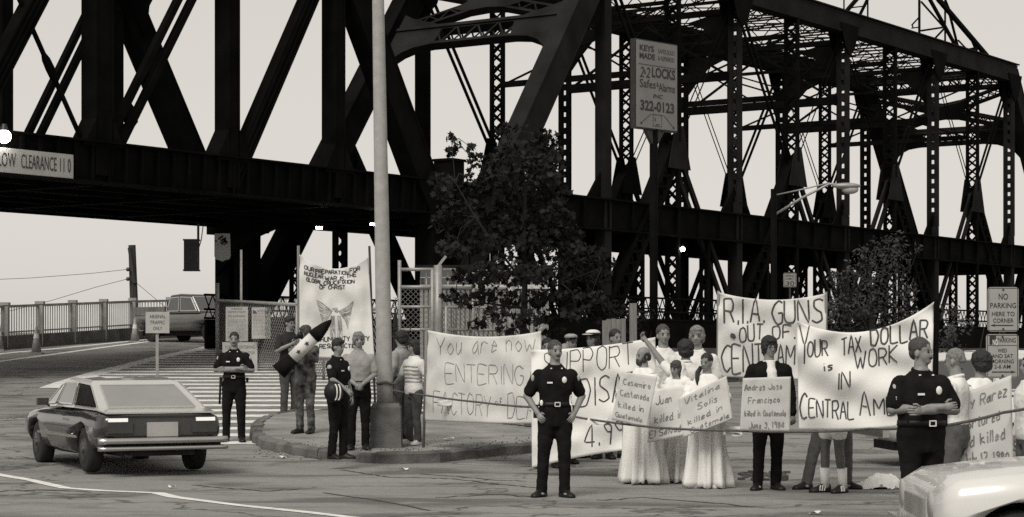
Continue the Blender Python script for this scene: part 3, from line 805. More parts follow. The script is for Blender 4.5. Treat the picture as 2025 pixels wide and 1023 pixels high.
for (x0, z0, x1, z1, w) in ((-.45, -.93, -.18, -.70, .012), (.18, -.70, .45, -.96, .012), (-.16, -.70, .16, -.70, .012), (-.12, -.70, -.12, -.98, .01), (.12, -.70, .12, -.98, .01), (-.12, -.98, .12, -.98, .01), (-.06, -.78, -.06, -.86, .02), (-.05, -.95, .06, -.93, .02)):
    a, b_ = o + ux * x0 * SX + uz * z0 + nn * .004, o + ux * x1 * SX + uz * z1 + nn * .004
    q.bar(a, b_, w, .002, nn)
for x, z in ((-.45, -.94), (.46, -.97)): q.bar(o + ux * (x * SX - .03) + uz * z + nn * .004, o + ux * (x * SX + .03) + uz * z + nn * .004, .05, .002, nn)
q.bar(o - ux * .7 + uz * .47 + nn * .004, o + ux * .7 + uz * .47 + nn * .004, .012, .002, nn)
q.build('lettering', M['ink'], ks, fix=False)
q = MB(); pb = sc - nn * .1; q.tube([Vector((pb.x, pb.y, g(pb.x, pb.y) - .2)), Vector((pb.x, pb.y, sc.z - .9))], .10, 10); q.build('pole', M['steel'], ks, True)
q = MB(); q.plate([pb + ux * x + uz * z for x, z in ((-.35, -1.08), (.35, -1.08), (.1, -1.4), (-.1, -1.4))], nn, .1); q.build('bracket', M['dark_metal'], ks)

# low clearance sign on the approach girder
def on_plane(px, py, w):
    d = Vector(((px - CX) / FPX, 1, (HY - py) / FPX)); p0 = B(0, w, 0); o_ = Vector((0, 0, EYE)); k = (p0 - o_).dot(pv) / d.dot(pv); return o_ + d * k
a, b_ = on_plane(-190, 298, -.33), on_plane(144, 324, -.33)
c = (a + b_) / 2; c.z = 6.33; ln = (Vector((b_.x, b_.y, 0)) - Vector((a.x, a.y, 0))).length
lc = thing('clearance_sign', 'long pale low clearance sign fixed to the bridge girder', 'sign', c)
q = MB(); board(q, c, ln, .62, bv, up, .04); q.build('panel', M['sign_board'], lc)
q = MB()
for txt, x0, x1 in (('LOW', -4, 31), ('CLEARANCE', 42, 112), ('11 0', 118, 139)):
    pa, pb = on_plane(x0, 320, -.36), on_plane(x1, 320, -.36); o_ = (pa + pb) / 2; o_.z = 6.18
    put_text(q, printed(txt, .50, (pb - pa).xy.length), o_, bv, up, 0, -pv, .002)
q.build('lettering', M['ink'], lc, fix=False)

# arsenal traffic only
def post_sign(name, label, px, py_foot, boards, post_w, post_m, dz=0.0, post_px=None, Y=None, yaw=0.0, bot=None):
    p = ghit(px, py_foot, dz) if Y is None else Vector(((px - CX) / FPX * Y, Y, 0))
    if Y is not None: p.z = g(p.x, p.y)
    t = thing(name, label, 'sign', p)
    top = None
    for (x0, y0, x1, y1, lines, m, r, extra) in boards:
        A = at(x0, y1, p.y - .06); C_ = at(x1, y0, p.y - .06); c = (A + C_) / 2; w, h = C_.x - A.x, C_.z - A.z
        ux, uz, nn = face_axes(yaw)
        q = MB(); board(q, c, w, h, ux, uz, .012, r * min(w, h)); bo = q.build('panel', m, t)
        q = MB()
        for (txt, fz, fh, fw, *sx) in lines:
            put_text(q, printed(txt, fh * h * 1.38, fw * w if fw else None, bold=.008), c + uz * (fz - .5) * h + ux * (sx[0] * w if sx else 0), ux, uz, 0, nn, .009)
        if extra: extra(q, c, w, h, ux, uz, nn)
        if q.v: tag(q.build('lettering', M['ink'], bo, fix=False), kind='stuff')
        top = c.z + h / 2 if top is None else max(top, c.z + h / 2)
    q = MB(); q.box((p.x, p.y, (p.z + top) / 2 - .1), (post_w, .05, top - p.z + .1)); q.build('post', post_m, t)
    return t
post_sign('traffic_sign', 'white arsenal traffic only sign on a post at the striped gore', 311, 745,
   [(288, 617, 335, 659, [('ARSENAL', .70, .17, .68), ('TRAFFIC', .42, .17, .62), ('ONLY', .14, .17, .38)], M['sign_board'], 0, None)], .075, M['galv'])
def arrow(d):
    def f(q, c, w, h, ux, uz, nn):
        z = -.37 * h if h > 0 else 0
        o = c + uz * (-.36 * h) + nn * .009
        q.bar(o - ux * w * .33, o + ux * w * .33, h * .022, .001, nn)
        q.add([o + ux * (d * w * .42), o + ux * (d * w * .27) + uz * h * .03, o + ux * (d * w * .27) - uz * h * .03], [(0, 1, 2)])
        ring(q, c, w * .93, h * .95, ux, uz, .006, .0085)
        for zz in (.44, -.44): q.bar(c + uz * (zz * h) + nn * .012 - ux * .008, c + uz * (zz * h) + nn * .012 + ux * .008, .016, .01, nn)
    return f
def tow(q, c, w, h, ux, uz, nn):
    arrow(1)(q, c, w, h, ux, uz, nn)
    o = c + uz * (.365 * h) + nn * .0085
    q.bar(o - ux * w * .40, o - ux * w * .20, h * .2, .001, nn)
    q.bar(c - ux * w * .45 + uz * .245 * h + nn * .0085, c + ux * w * .45 + uz * .245 * h + nn * .0085, .005, .001, nn)
ns = post_sign('parking_sign', 'pair of no parking plates on a perforated dark post', 1983, 0,
   [(1953, 568, 2014, 656, [('NO', .72, .14, .30), ('PARKING', .53, .12, .84), ('HERE TO', .35, .10, .74), ('CORNER', .20, .10, .66)], mat('no_parking_plate', .30, .5, .08, 5), .1, arrow(-1)),
    (1950, 661, 2014, 748, [('PARKING', .81, .11, .56, .13), ('WED', .585, .09, .28), ('AND SAT', .46, .09, .66), ('MORNING', .34, .09, .70), ('2-6 AM', .22, .09, .50)], mat('no_parking_plate', .3), .1, tow)], .06, M['dark_metal'], Y=21.5)
# white NO on its dark block
for ch in ns.children:
    pass
c_ = at(1968, 676, 21.5 - .075); q = MB(); put_text(q, printed('NO', .082, .055, bold=.02), c_ - up * .035, Vector((1, 0, 0)), up, 0, Vector((0, -1, 0)), .006)
q.build('white_lettering', M['sign_white'], ns, fix=False)
q = MB()
for i in range(60): q.box((ns.location.x, 21.5 - .0255, .1 + i * .03), (.012, .002, .012))
q.build('post_holes', M['galv'], ns)
def lim(q, c, w, h, ux, uz, nn): ring(q, c, w * .9, h * .92, ux, uz, .015, .0085)
post_sign('speed_sign', 'small speed limit plate on a post under the truss', 1562, 0,
   [(1549, 540, 1575, 568, [('SPEED', .72, .14, .7), ('LIMIT', .52, .14, .6), ('30', .10, .32, .66)], mat('speed_plate', .22), .08, lim)], .07, M['dark_metal'], Y=78)
# shield-shaped plate hung on the steel column
c = at(440, 489, 62.0); t = thing('shield_sign', 'pale shield-shaped route plate hung on the dark bridge column', 'sign', c)
S = 62.0 / FPX; poly = [(-15, 27), (14, 27), (15, 24), (16, -18), (13, -24), (5, -26), (0, -29), (-5, -26), (-13, -24), (-16, -18), (-16, 24)]
q = MB(); q.plate([c + Vector((x * S, 0, z * S)) for x, z in poly], (0, 1, 0), .02); q.build('panel', M['sign_board'], t)
q = MB(); rr = random.Random(2)
for i in range(26):
    x, z = rr.gauss(1, 4), 15 + rr.gauss(0, 6); q.bar(c + Vector((x * S, -.014, z * S)), c + Vector(((x + rr.uniform(-4, 4)) * S, -.014, (z + rr.uniform(-5, 5)) * S)), .05, .003)
q.build('emblem', M['ink'], t)
MB().bar(c + Vector((0, .03, .3)), c + Vector((0, .9, .3)), .05, .05).build('bracket', M['dark_metal'], t)

# hanging traffic signal seen from behind
c = at(379, 505, 61.0); S = 61.0 / FPX
t = thing('traffic_signal', 'black traffic signal hanging below the approach span', 'traffic signal', c)
q = MB(); q.box(c, (28 * S, .3, 58 * S)); q.box(c + up * 30 * S, (31 * S, .36, 3 * S)); q.box(c - up * 30 * S, (31 * S, .36, 3 * S)); q.build('housing', M['dark_metal'], t)
for i in (-1, 0, 1):
    q = MB(); p = c + up * i * 18 * S; q.tube([p + Vector((0, .1, 0)), p + Vector((0, .42, 0))], [.13, .14], 12, cap=False); q.build('visor', M['dark_metal'], t)
q = MB(); q.tube([c + Vector((13 * S, 0, 29 * S)), c + Vector((13 * S, 0, 62 * S))], .035, 6); q.tube([c + Vector((13 * S, 0, 10 * S)), c + Vector((19 * S, 0, 30 * S)), c + Vector((23 * S, 0, 60 * S))], .015, 5); q.build('hanger', M['dark_metal'], t)

# street light with a bracket arm at the right
sY = 58.0; p = at(1530, 690, sY); p.z = g(p.x, p.y)
t = thing('street_light', 'dark pole with a pale luminaire on a long bracket arm', 'street light', p)
top = at(1530, 374, sY)
MB().tube([p - up * .2, top], [.10, .085], 10).build('pole', M['steel'], t, True)
q = MB(); q.tube([at(1534, 424, sY), at(1585, 392, sY - .2), at(1640, 364, sY - .4), at(1662, 366, sY - .5)], .035, 8); q.tube([at(1534, 386, sY), at(1590, 374, sY - .2), at(1640, 362, sY - .4)], .02, 6); q.build('arm', M['galv'], t, True)
q = MB(); q.ell(at(1674, 368, sY - .5), (.40, .17, .09)); q.build('luminaire', M['galv'], t, True)
q = MB(); q.ell(at(1681, 375, sY - .5), (.24, .13, .13)); q.build('refractor', M['sign_board'], t, True)

# leaning utility pole and its wires beyond the railing
uY = 96.0; p = at(270, 640, uY)
t = thing('utility_pole', 'leaning weathered utility pole with a split top behind the railing', 'utility pole', (p.x, p.y, g(p.x, p.y)))
q = MB(); q.tube([Vector((p.x + .1, p.y, g(p.x, p.y) - .2)), at(265, 600, uY), at(261, 485, uY)], [.2, .19, .17], 8); q.build('shaft', M['wood_dark'], t)
q = MB(); q.tube([at(266, 560, uY - .2), at(256, 490, uY - .2)], [.08, .09], 6); q.build('stub', M['wood_dark'], t)
for (y0, pts) in ((533, [(-80, 556), (60, 550), (180, 541)]), (552, [(-80, 640), (100, 595), (190, 568)])):
    q = MB(); q.ell(at(253, y0, uY - .3), (.1, .1, .1), 6, 4); q.build('insulator', M['dark_metal'], t)
    q = MB(); q.tube([at(252, y0, uY - .3)] + [at(x, y, uY + 3) for x, y in reversed(pts)], .013, 4); q.build('wire', mat('thin_wire', .1, .7), t)
q = MB(); q.tube([at(270, 560, uY), at(330, 610, uY)], .012, 4); q.build('guy_wire', mat('thin_wire', .1), t)

# ------------------------------------------------------------------ fences
def mesh_panel(a, b, h0, h1, pitch, r, t, name='chain_link'):
    """diagonal wires filling the upright quad above a-b, clipped to it"""
    q = MB(); d = b - a; L_ = Vector((d.x, d.y, 0)).length; hh = h1 - h0; x = -hh
    while x < L_:
        for sg in (1, -1):
            x0, x1, z0, z1 = x, x + hh, 0.0, hh
            if sg < 0: z0, z1 = hh, 0.0
            if x1 < 0 or x0 > L_: continue
            u0 = max(0, (0 - x0) / (x1 - x0)); u1 = min(1, (L_ - x0) / (x1 - x0))
            if u1 <= u0: continue
            X0, X1 = x0 + (x1 - x0) * u0, x0 + (x1 - x0) * u1; Z0, Z1 = z0 + (z1 - z0) * u0, z0 + (z1 - z0) * u1
            q.bar(a.lerp(b, X0 / L_) + up * (h0 + Z0), a.lerp(b, X1 / L_) + up * (h0 + Z1), r, r, (0, 1, 0))
        x += pitch
    return tag(q.build(name, M['wire'], t, fix=False), kind='stuff')
def fpt(px, Y): x = (px - CX) / FPX * Y; return Vector((x, Y, g(x, Y)))
fa, fb, fc = fpt(430, 60), fpt(588, 53.5), fpt(765, 48)
fen = thing('chain_link_fence', 'low chain link fence with pale rail carrying notice boards', 'fence', fa)
TH_ = 1.85
for a, b_ in ((fa, fb), (fb, fc)):
    MB().tube([a + up * TH_, b_ + up * TH_], .045, 8).build('top_rail', M['galv'], fen, True)
    mesh_panel(a, b_, .1, TH_ - .05, .16, .012, fen)
for p, hgt in ((fa, 2.35), (fb, 2.0), (fc, 2.0)): MB().tube([p, p + up * hgt], .055, 8).build('post', M['galv'], fen, True)
for px in (477, 640, 700): 
    p = fpt(px, 60 - (px - 430) / 158 * 6.5 if px < 588 else 53.5 - (px - 588) / 177 * 5.5); MB().tube([p, p + up * (3.3 if px == 477 else 1.9)], .035, 8).build('post', M['galv'], fen, True)
def notice(x0, y0, x1, y1, Y, label, head, lines, rows=0):
    A = at(x0, y1, Y); C_ = at(x1, y0, Y); c = (A + C_) / 2; w, h = C_.x - A.x, C_.z - A.z
    t = thing('notice_board', label, 'sign', c); ux, uz, nn = face_axes(R(-20))
    q = MB(); board(q, c, w, h, ux, uz, .015); q.build('panel', M['sign_board'], t)
    q = MB()
    for (txt, fz, fh, fw) in lines: put_text(q, printed(txt, fh * h * 1.38, fw * w), c + uz * (fz - .5) * h, ux, uz, 0, nn, .01)
    if head:
        for s in (-1, 1): q.add([c + ux * (s * w * .44) + uz * h * .42 + nn * .01, c + ux * (s * w * .44) + uz * h * .30 + nn * .01, c + ux * (s * w * .2) + uz * h * .30 + nn * .01, c + ux * (s * w * .26) + uz * h * .37 + nn * .01], [(0, 1, 2, 3)])
    tag(q.build('lettering', mat('notice_ink', .07), t, fix=False), kind='stuff')
    if rows:
        q = MB(); rr = random.Random(int(x0))
        for i in range(rows):
            z = .30 - .72 * i / rows if head else .12 - .56 * i / rows; x = -.42
            while x < .38:
                ln = rr.uniform(.05, .16); q.bar(c + ux * w * x + uz * h * z + nn * .01, c + ux * w * min(.42, x + ln) + uz * h * z + nn * .01, h * .014, .001, nn); x += ln + .035
        tag(q.build('small_print', M['pencil'], t, fix=False), kind='stuff')
notice(444, 607, 493, 675, 56.9, 'tall pale notice board of small print on the fence, left of the other', False, [('WARNING', .91, .06, .5), ('DEPARTMENT OF THE ARMY', .82, .06, .8), ('ROCK ISLAND ARSENAL', .70, .06, .8)], 14)
notice(496, 608, 537, 670, 56.0, 'pale notice board with two dark header marks on the fence', True, [('NOTICE', .84, .09, .4)], 16)
notice(436, 677, 513, 740, 56.5, 'pale board about entering the installation behind the officer with folded arms', False, [('YOU ARE ENTERING', .80, .10, .86), ('A MILITARY INSTALLATION', .62, .10, .86)], 0)

ga = [fpt(790, 56), fpt(866, 56), fpt(935, 57), fpt(1010, 58)]
gf = thing('gate_fence', 'tall pale chain link gate fence with angled barbed wire arms', 'fence', ga[0])
zt = at(790, 533, 56).z
for a, b_ in zip(ga, ga[1:]):
    for py, r in ((533, .045), (568, .05), (607, .04), (652, .04)):
        z = at(790, py, 56).z; MB().tube([Vector((a.x, a.y, z)), Vector((b_.x, b_.y, z))], r, 8).build('rail', M['galv'], gf, True)
    mesh_panel(a, b_, .08, at(790, 568, 56).z - a.z, .14, .013, gf)
for px, y_top, r in ((790, 515, .05), (855, 533, .055), (866, 525, .11), (900, 600, .06), (882, 607, .04), (935, 533, .06), (1010, 525, .1)):
    p = fpt(px, 56 if px < 900 else 57); MB().tube([p, Vector((p.x, p.y, at(px, y_top, 56).z))], r, 10).build('post', M['galv'], gf, True)
for px in (866, 1010):
    p = at(px, 527, 56); MB().bar(p, p + Vector((.22, 0, .28)), .07, .05).build('barb_arm', M['galv'], gf)
gb = fpt(900, 63)
bld = thing('gatehouse', 'low pale gatehouse with dark windows behind the fence', 'building', gb)
z0, z1 = gb.z, at(900, 533, 63).z; xa, xb = at(830, 600, 63).x, at(1085, 600, 63).x
MB().box(((xa + xb) / 2, 64.7, (z0 + z1) / 2 - .1), (xb - xa, 3.0, z1 - z0 + .2)).build('wall', mat('gatehouse_wall', .2, .8, .15, 2), bld)
MB().box(((xa + xb) / 2, 64.6, z1 + .06), (xb - xa + .3, 3.4, .14)).build('roof', M['steel_lit'], bld)
x = xa + .05
while x < xb - .1:
    MB().box((x, 63.17, (z0 + at(900, 570, 63).z) / 2), (.09, .06, at(900, 570, 63).z - z0)).build('siding_board', mat('gatehouse_siding', .24, .8, .15, 3), bld); x += .14
MB().box(((xa + xb) / 2, 63.14, at(900, 567, 63).z), (xb - xa, .1, .12)).build('sill_band', M['siding'], bld)
for px in (843, 886, 917, 955, 990, 1030):
    c = at(px, 549, 63.16); w = MB(); w.box(c, (.36, .06, .42)); wo = w.build('window', M['glass'], bld)
    f_ = MB(); f_.box(c + Vector((0, -.02, 0)), (.03, .06, .42)); f_.box(c + Vector((0, -.02, 0)), (.36, .06, .03)); f_.build('mullion', M['siding'], wo)

# timber stakes behind the banners
for (px, y0, y1, wpx, Y, label) in ((1252, 600, 700, 14, 34, 'weathered timber stake with a dark knot standing behind the support banner'), (1197, 634, 720, 12, 35, 'weathered timber stake beside the white hatted woman behind the support banner')):
    a = at(px, y0, Y); b_ = Vector((a.x, a.y, g(a.x, a.y)))
    q = MB(); q.bar(b_, a, wpx * Y / FPX, .08); tag(q.build('timber_stake', M['wood']), label, 'stake')
p = at(1222, 640, 36); tb = thing('timber_hoarding', 'grey weathered timber hoarding behind the support banner', 'hoarding', (p.x, p.y, g(p.x, p.y)))
for i in range(4):
    MB().box((p.x - .16 + i * .085, p.y, (p.z + g(p.x, p.y)) / 2), (.08, .03, p.z - g(p.x, p.y) + .15 + .02 * (i % 2))).build('plank', M['wood'], tb)
# ================================================================== TREES AND SHRUBS
def leaf_shape(q, c, s, rr, maple=True):
    n = Vector((rr.gauss(0, 1), rr.gauss(-.6, 1), rr.gauss(.7, .8))).normalized()
    u = n.cross(Vector((rr.gauss(0, 1), rr.gauss(0, 1), rr.gauss(0, 1)))).normalized(); v = n.cross(u)
    if maple: pts = [(0, -.5), (.22, -.22), (.52, -.18), (.30, .08), (.42, .42), (.14, .26), (0, .58), (-.14, .26), (-.42, .42), (-.30, .08), (-.52, -.18), (-.22, -.22)]
    else: pts = [(0, -.5), (.2, -.1), (.16, .25), (0, .5), (-.16, .25), (-.2, -.1)]
    o = len(q.v); q.v.extend(c + u * (x * s) + v * (z * s) + n * (s * .12 * (abs(x) - .2)) for x, z in pts); k = len(pts)
    q.f.append(tuple(range(o, o + k))); q.m.append(0)
def tree(name, label, foot, limbs, clumps, Y, leafm, per, ls, maple=True, seed=1, depth=.8, cat='tree'):
    rr = random.Random(seed); t = thing(name, label, cat, foot)
    q = MB()
    q.tube(limbs[0], [l for l in [.09, .075, .06, .045, .03][:len(limbs[0])]], 8); q.build('trunk', M['bark'], t, True)
    for l in limbs[1:]:
        q = MB(); q.tube(l, [.03 - .024 * i / (len(l) - 1) for i in range(len(l))], 6); q.build('limb', M['bark'], t, True)
    q = MB(); tw = MB()
    for (px, py, rx, ry) in clumps:
        c = at(px, py, Y); dy = rr.uniform(-depth, depth); c.y += dy; S = Y / FPX
        k0 = min(limbs, key=lambda l: min((x - c).length for x in l)); k0 = min(k0, key=lambda x: (x - c).length)
        tw.tube([k0, k0.lerp(c, .5) + Vector((rr.uniform(-.1, .1), 0, .12)), c], [.014, .009, .004], 5)
        n = int(per * rx * ry / 900)
        for _ in range(n):
            d = Vector((rr.gauss(0, 1), rr.gauss(0, 1), rr.gauss(0, 1))).normalized() * rr.random() ** .45
            leaf_shape(q, c + Vector((d.x * rx * S, d.y * (rx + ry) * .5 * S, d.z * ry * S)), ls * rr.uniform(.6, 1.25), rr, maple)
    tag(tw.build('twigs', M['bark'], t), kind='stuff'); cr = q.build('crown', M[leafm], t, fix=False); tag(cr, kind='stuff')
    return t
tY = 45.0; f0 = at(1035, 700, tY); f0.z = g(f0.x, f0.y)
rr = random.Random(12)
cl = [(893, 272, 14, 10), (890, 295, 12, 14), (905, 285, 14, 10), (932, 297, 12, 10), (938, 318, 20, 20), (925, 345, 16, 16), (1000, 265, 22, 14), (1030, 258, 14, 8), (1075, 268, 22, 14), (1100, 272, 12, 16), (1012, 290, 40, 26), (1060, 300, 44, 30), (1098, 300, 20, 24),
      (975, 320, 34, 26), (1020, 335, 50, 36), (1075, 345, 46, 36), (870, 350, 26, 22), (888, 378, 34, 26), (965, 365, 44, 32), (1030, 385, 56, 36), (1095, 385, 34, 30), (905, 415, 44, 34), (965, 425, 52, 38), (1040, 435, 60, 40), (1105, 430, 36, 34), (1130, 460, 28, 24),
      (875, 440, 30, 22), (930, 470, 52, 34), (1000, 485, 56, 34), (1070, 490, 56, 34), (1130, 500, 40, 28), (1180, 505, 30, 20), (1200, 520, 18, 20), (890, 490, 28, 20), (900, 500, 30, 18), (1150, 540, 46, 24), (1195, 548, 24, 16), (1090, 545, 50, 26), (1030, 545, 50, 28), (970, 540, 46, 28),
      (920, 545, 40, 18), (890, 585, 22, 12), (925, 592, 34, 16), (960, 580, 30, 20), (1010, 590, 40, 24), (1065, 590, 40, 24), (1120, 585, 34, 22), (1165, 590, 28, 20), (985, 625, 40, 20), (940, 640, 24, 14), (1040, 632, 40, 20), (1090, 628, 30, 18), (1140, 620, 34, 18), (1195, 600, 18, 14), (1010, 655, 40, 14), (1090, 655, 30, 12), (1190, 640, 14, 12)]
L0 = [f0, at(1035, 640, tY), at(1038, 560, tY), at(1036, 470, tY), at(1040, 360, tY)]
tree('maple_tree', 'dark leafed young maple in front of the bridge', f0,
     [L0, [at(1036, 560, tY), at(990, 500, tY - .3), at(940, 430, tY - .4), at(900, 360, tY - .3), at(893, 280, tY - .3)], [at(1038, 520, tY), at(1090, 440, tY + .3), at(1100, 330, tY + .3)], [at(1036, 600, tY), at(1110, 560, tY - .4), at(1190, 530, tY - .5)], [at(1036, 610, tY), at(960, 600, tY - .3), at(900, 590, tY - .4)], [at(1040, 430, tY), at(1010, 340, tY), at(1005, 275, tY)]],
     cl, tY, 'leaf', 85, .145, True, 5, 1.0)
# shrub at the right, shrub beside the sergeant, clipped bush by the lamp post, shrub below the truss
def shrub(name, label, px, py, Y, cl, per, ls, m, seed, depth=.5):
    f0 = at(px, py, Y); f0.z = g(f0.x, f0.y); c0 = at(px, cl[0][1], Y)
    tree(name, label, f0, [[f0, f0.lerp(c0, .4), f0.lerp(c0, .7), c0], [f0, f0.lerp(c0, .5) + Vector((.3, 0, 0)), c0 + Vector((.5, 0, .1))], [f0, f0.lerp(c0, .5) - Vector((.3, 0, 0)), c0 - Vector((.5, 0, 0))]], cl, Y, m, per, ls, False, seed, depth, 'shrub')
shrub('leafy_shrub', 'tall rounded leafy shrub rising behind the tax banner', 1725, 720, 38.0,
   [(1725, 580, 50, 50), (1690, 540, 34, 30), (1735, 500, 40, 34), (1765, 480, 26, 22), (1785, 520, 28, 34), (1700, 505, 24, 22), (1660, 560, 26, 26), (1650, 600, 24, 30), (1680, 610, 44, 40), (1740, 620, 50, 44), (1790, 580, 30, 40), (1800, 630, 24, 30), (1700, 660, 50, 34), (1760, 665, 44, 34), (1640, 545, 14, 10), (1808, 495, 10, 14), (1745, 545, 44, 34), (1640, 640, 20, 26)], 110, .085, 'leaf2', 3)
shrub('grey_shrub', 'thin greyish shrub growing beside the sergeant', 1878, 760, 30.0,
   [(1875, 660, 22, 26), (1885, 620, 26, 22), (1870, 690, 20, 26), (1900, 645, 18, 18), (1880, 720, 20, 30), (1905, 690, 14, 12)], 120, .07, 'leaf2', 8, .3)
shrub('clipped_bush', 'narrow dark bush against the tall gate fence', 782, 690, 54.0, [(781, 620, 9, 26), (780, 640, 9, 26), (783, 600, 8, 14), (781, 660, 9, 20)], 300, .06, 'leaf2', 9, .1)
shrub('dark_hedge', 'dark rounded hedge below the truss behind the stakes', 1255, 700, 50.0, [(1262, 622, 26, 22), (1240, 612, 24, 24), (1285, 628, 18, 16), (1250, 650, 34, 24), (1215, 620, 24, 34)], 130, .08, 'leaf', 14, .4)

# ================================================================== VEHICLES  (local frame: +y forward, x to its right)
def carve(me, cutters):
    o = bpy.data.objects.new('tmp', me); scratch.collection.objects.link(o); cs = []
    for c in cutters:
        co = bpy.data.objects.new('cut', c); scratch.collection.objects.link(co); cs.append(co)
        md = o.modifiers.new('b', 'BOOLEAN'); md.operation = 'DIFFERENCE'; md.object = co; md.solver = 'EXACT'
    vl = scratch.view_layers[0]; vl.update(); r = bpy.data.meshes.new_from_object(o.evaluated_get(vl.depsgraph))
    for x in cs: bpy.data.objects.remove(x)
    bpy.data.objects.remove(o); return r
def sect(hw, z0, z1, n_top=.86, sill=.06):
    """rounded body cross-section, half width hw between z0 and z1"""
    h = z1 - z0; half = [(0, z0), (hw * .80, z0), (hw * .93, z0 + sill), (hw * .985, z0 + h * .30), (hw, z0 + h * .52), (hw * .985, z0 + h * .74), (hw * .955, z0 + h * .90), (hw * n_top, z0 + h * .985), (hw * .55, z1 + .012), (0, z1 + .02)]
    return half + [(-x, z) for x, z in reversed(half[1:-1])]
def vehicle(name, label, pos, az, stations, wheels, wr_, green, paint, roofpaint=None, group=None, glass_inset=.04):
    """az: heading, degrees clockwise from +Y.  green: roof outline stations (y, half width, z belt) ... lofted greenhouse"""
    t = thing(name, label, 'car' if 'pickup' not in name else 'pickup', pos, -R(az), group)
    q = MB(); q.loft([[Vector((x, y, z)) for x, z in sect(hw, z0, z1)] for y, hw, z0, z1 in stations])
    me = q.mesh('body', paint, True)
    bm = bmesh.new(); bm.from_mesh(me); bmesh.ops.recalc_face_normals(bm, faces=bm.faces); bm.to_mesh(me); bm.free()
    cuts = []
    for y, tw in wheels:
        c = MB(); c.tube([(-2, y, wr_ * .98), (2, y, wr_ * .98)], wr_ * 1.22, 28); cm = c.mesh('cut', M['tyre'])
        bm = bmesh.new(); bm.from_mesh(cm); bmesh.ops.recalc_face_normals(bm, faces=bm.faces); bm.to_mesh(cm); bm.free(); cuts.append(cm)
    me = carve(me, cuts); me.name = 'body'
    me.materials.clear(); me.materials.append(paint); me.polygons.foreach_set('use_smooth', [True] * len(me.polygons))
    body = obj('body', me, t)
    try:
        md = body.modifiers.new('ws', 'WEIGHTED_NORMAL')
    except Exception: pass
    q = MB(); ymin, ymax = min(s[0] for s in stations), max(s[0] for s in stations)
    hw = max(s[1] for s in stations); q.box((0, (ymin + ymax) / 2, .42), (hw * 1.15, (ymax - ymin) * .94, .36)); q.build('underbody', M['tyre'], t, world=False)
    for y, tw in wheels:
        for s in (-1, 1):
            x = s * tw; q = MB(); prof = [(.10, wr_ * .62), (.105, wr_ * .80), (.09, wr_ * .95), (.05, wr_), (-.05, wr_), (-.09, wr_ * .95), (-.105, wr_ * .80), (-.10, wr_ * .62)]
            q.loft([[Vector((x + dx, y + r * math.cos(a), wr_ + r * math.sin(a))) for a in [2 * math.pi * i / 28 for i in range(28)]] for dx, r in prof], True)
            w = q.build('wheel', M['tyre'], t, True, world=False)
            q = MB(); q.tube([(x + s * .06, y, wr_), (x + s * .108, y, wr_)], [wr_ * .60, wr_ * .52], 20); q.tube([(x + s * .10, y, wr_), (x + s * .125, y, wr_)], [wr_ * .22, wr_ * .16], 12); q.build('rim', mat('wheel_rim', .07, .35, .1, 4, metal=.6), w, True, world=False)
    # greenhouse
    ring0, ring1 = green['base'], green['roof']      # each: list of (y, hw, z) rear -> front
    def outline(st): return [Vector((hw, y, z)) for y, hw, z in st] + [Vector((-hw, y, z)) for y, hw, z in reversed(st)]
    a, b_ = outline(ring0), outline(ring1)
    mid = [p.lerp(r_, .93) for p, r_ in zip(a, b_)]; cen = sum(b_, Vector()) / len(b_)
    crown = [r_.lerp(cen, .10) + Vector((0, 0, .03)) for r_ in b_]; crown2 = [r_.lerp(cen, .5) + Vector((0, 0, .05)) for r_ in b_]
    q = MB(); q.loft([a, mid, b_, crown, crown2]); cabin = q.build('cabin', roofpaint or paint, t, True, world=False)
    for f in cabin.data.polygons: f.use_smooth = False
    n = len(ring0)
    def pane(i, j, nm, lo=.12, hi=.86, e0=.06, e1=.06):
        A_, B_, C_, D_ = a[i], a[j], b_[j], b_[i]
        def bl(u, v): return (A_.lerp(B_, u)).lerp(D_.lerp(C_, u), v)
        nn = (B_ - A_).cross(D_ - A_).normalized(); mid_ = (A_ + C_) / 2
        if nn.dot(mid_ - Vector((0, mid_.y * .0 + sum(p.y for p in a) / len(a), mid_.z))) < 0: nn = -nn
        q = MB(); us = [e0 + (1 - e0 - e1) * k / 4 for k in range(5)]
        pts = [bl(u, lo) + nn * .008 for u in us] + [bl(u, hi) + nn * .008 for u in reversed(us)]
        q.plate(pts, nn, .012); w = q.build(nm, M['glass'], t, world=False)
        q = MB(); loop = pts + [pts[0]]
        for p0, p1 in zip(loop, loop[1:]): q.bar(p0 + nn * .004, p1 + nn * .004, .022, .016, nn)
        q.build('trim', M['chrome'], w, world=False); return w
    for i in range(n - 1):
        pane(i, i + 1, 'side_window'); pane(2 * n - 2 - i, 2 * n - 1 - i, 'side_window')
    pane(2 * n - 1, 0, 'rear_window', .10, .88, .09, .09); pane(n - 1, n, 'windscreen', .10, .90, .05, .05)
    return t, body
def lbox(t, name, c, s, m, r=0): return MB().box(c, s, r).build(name, m, t, world=False)
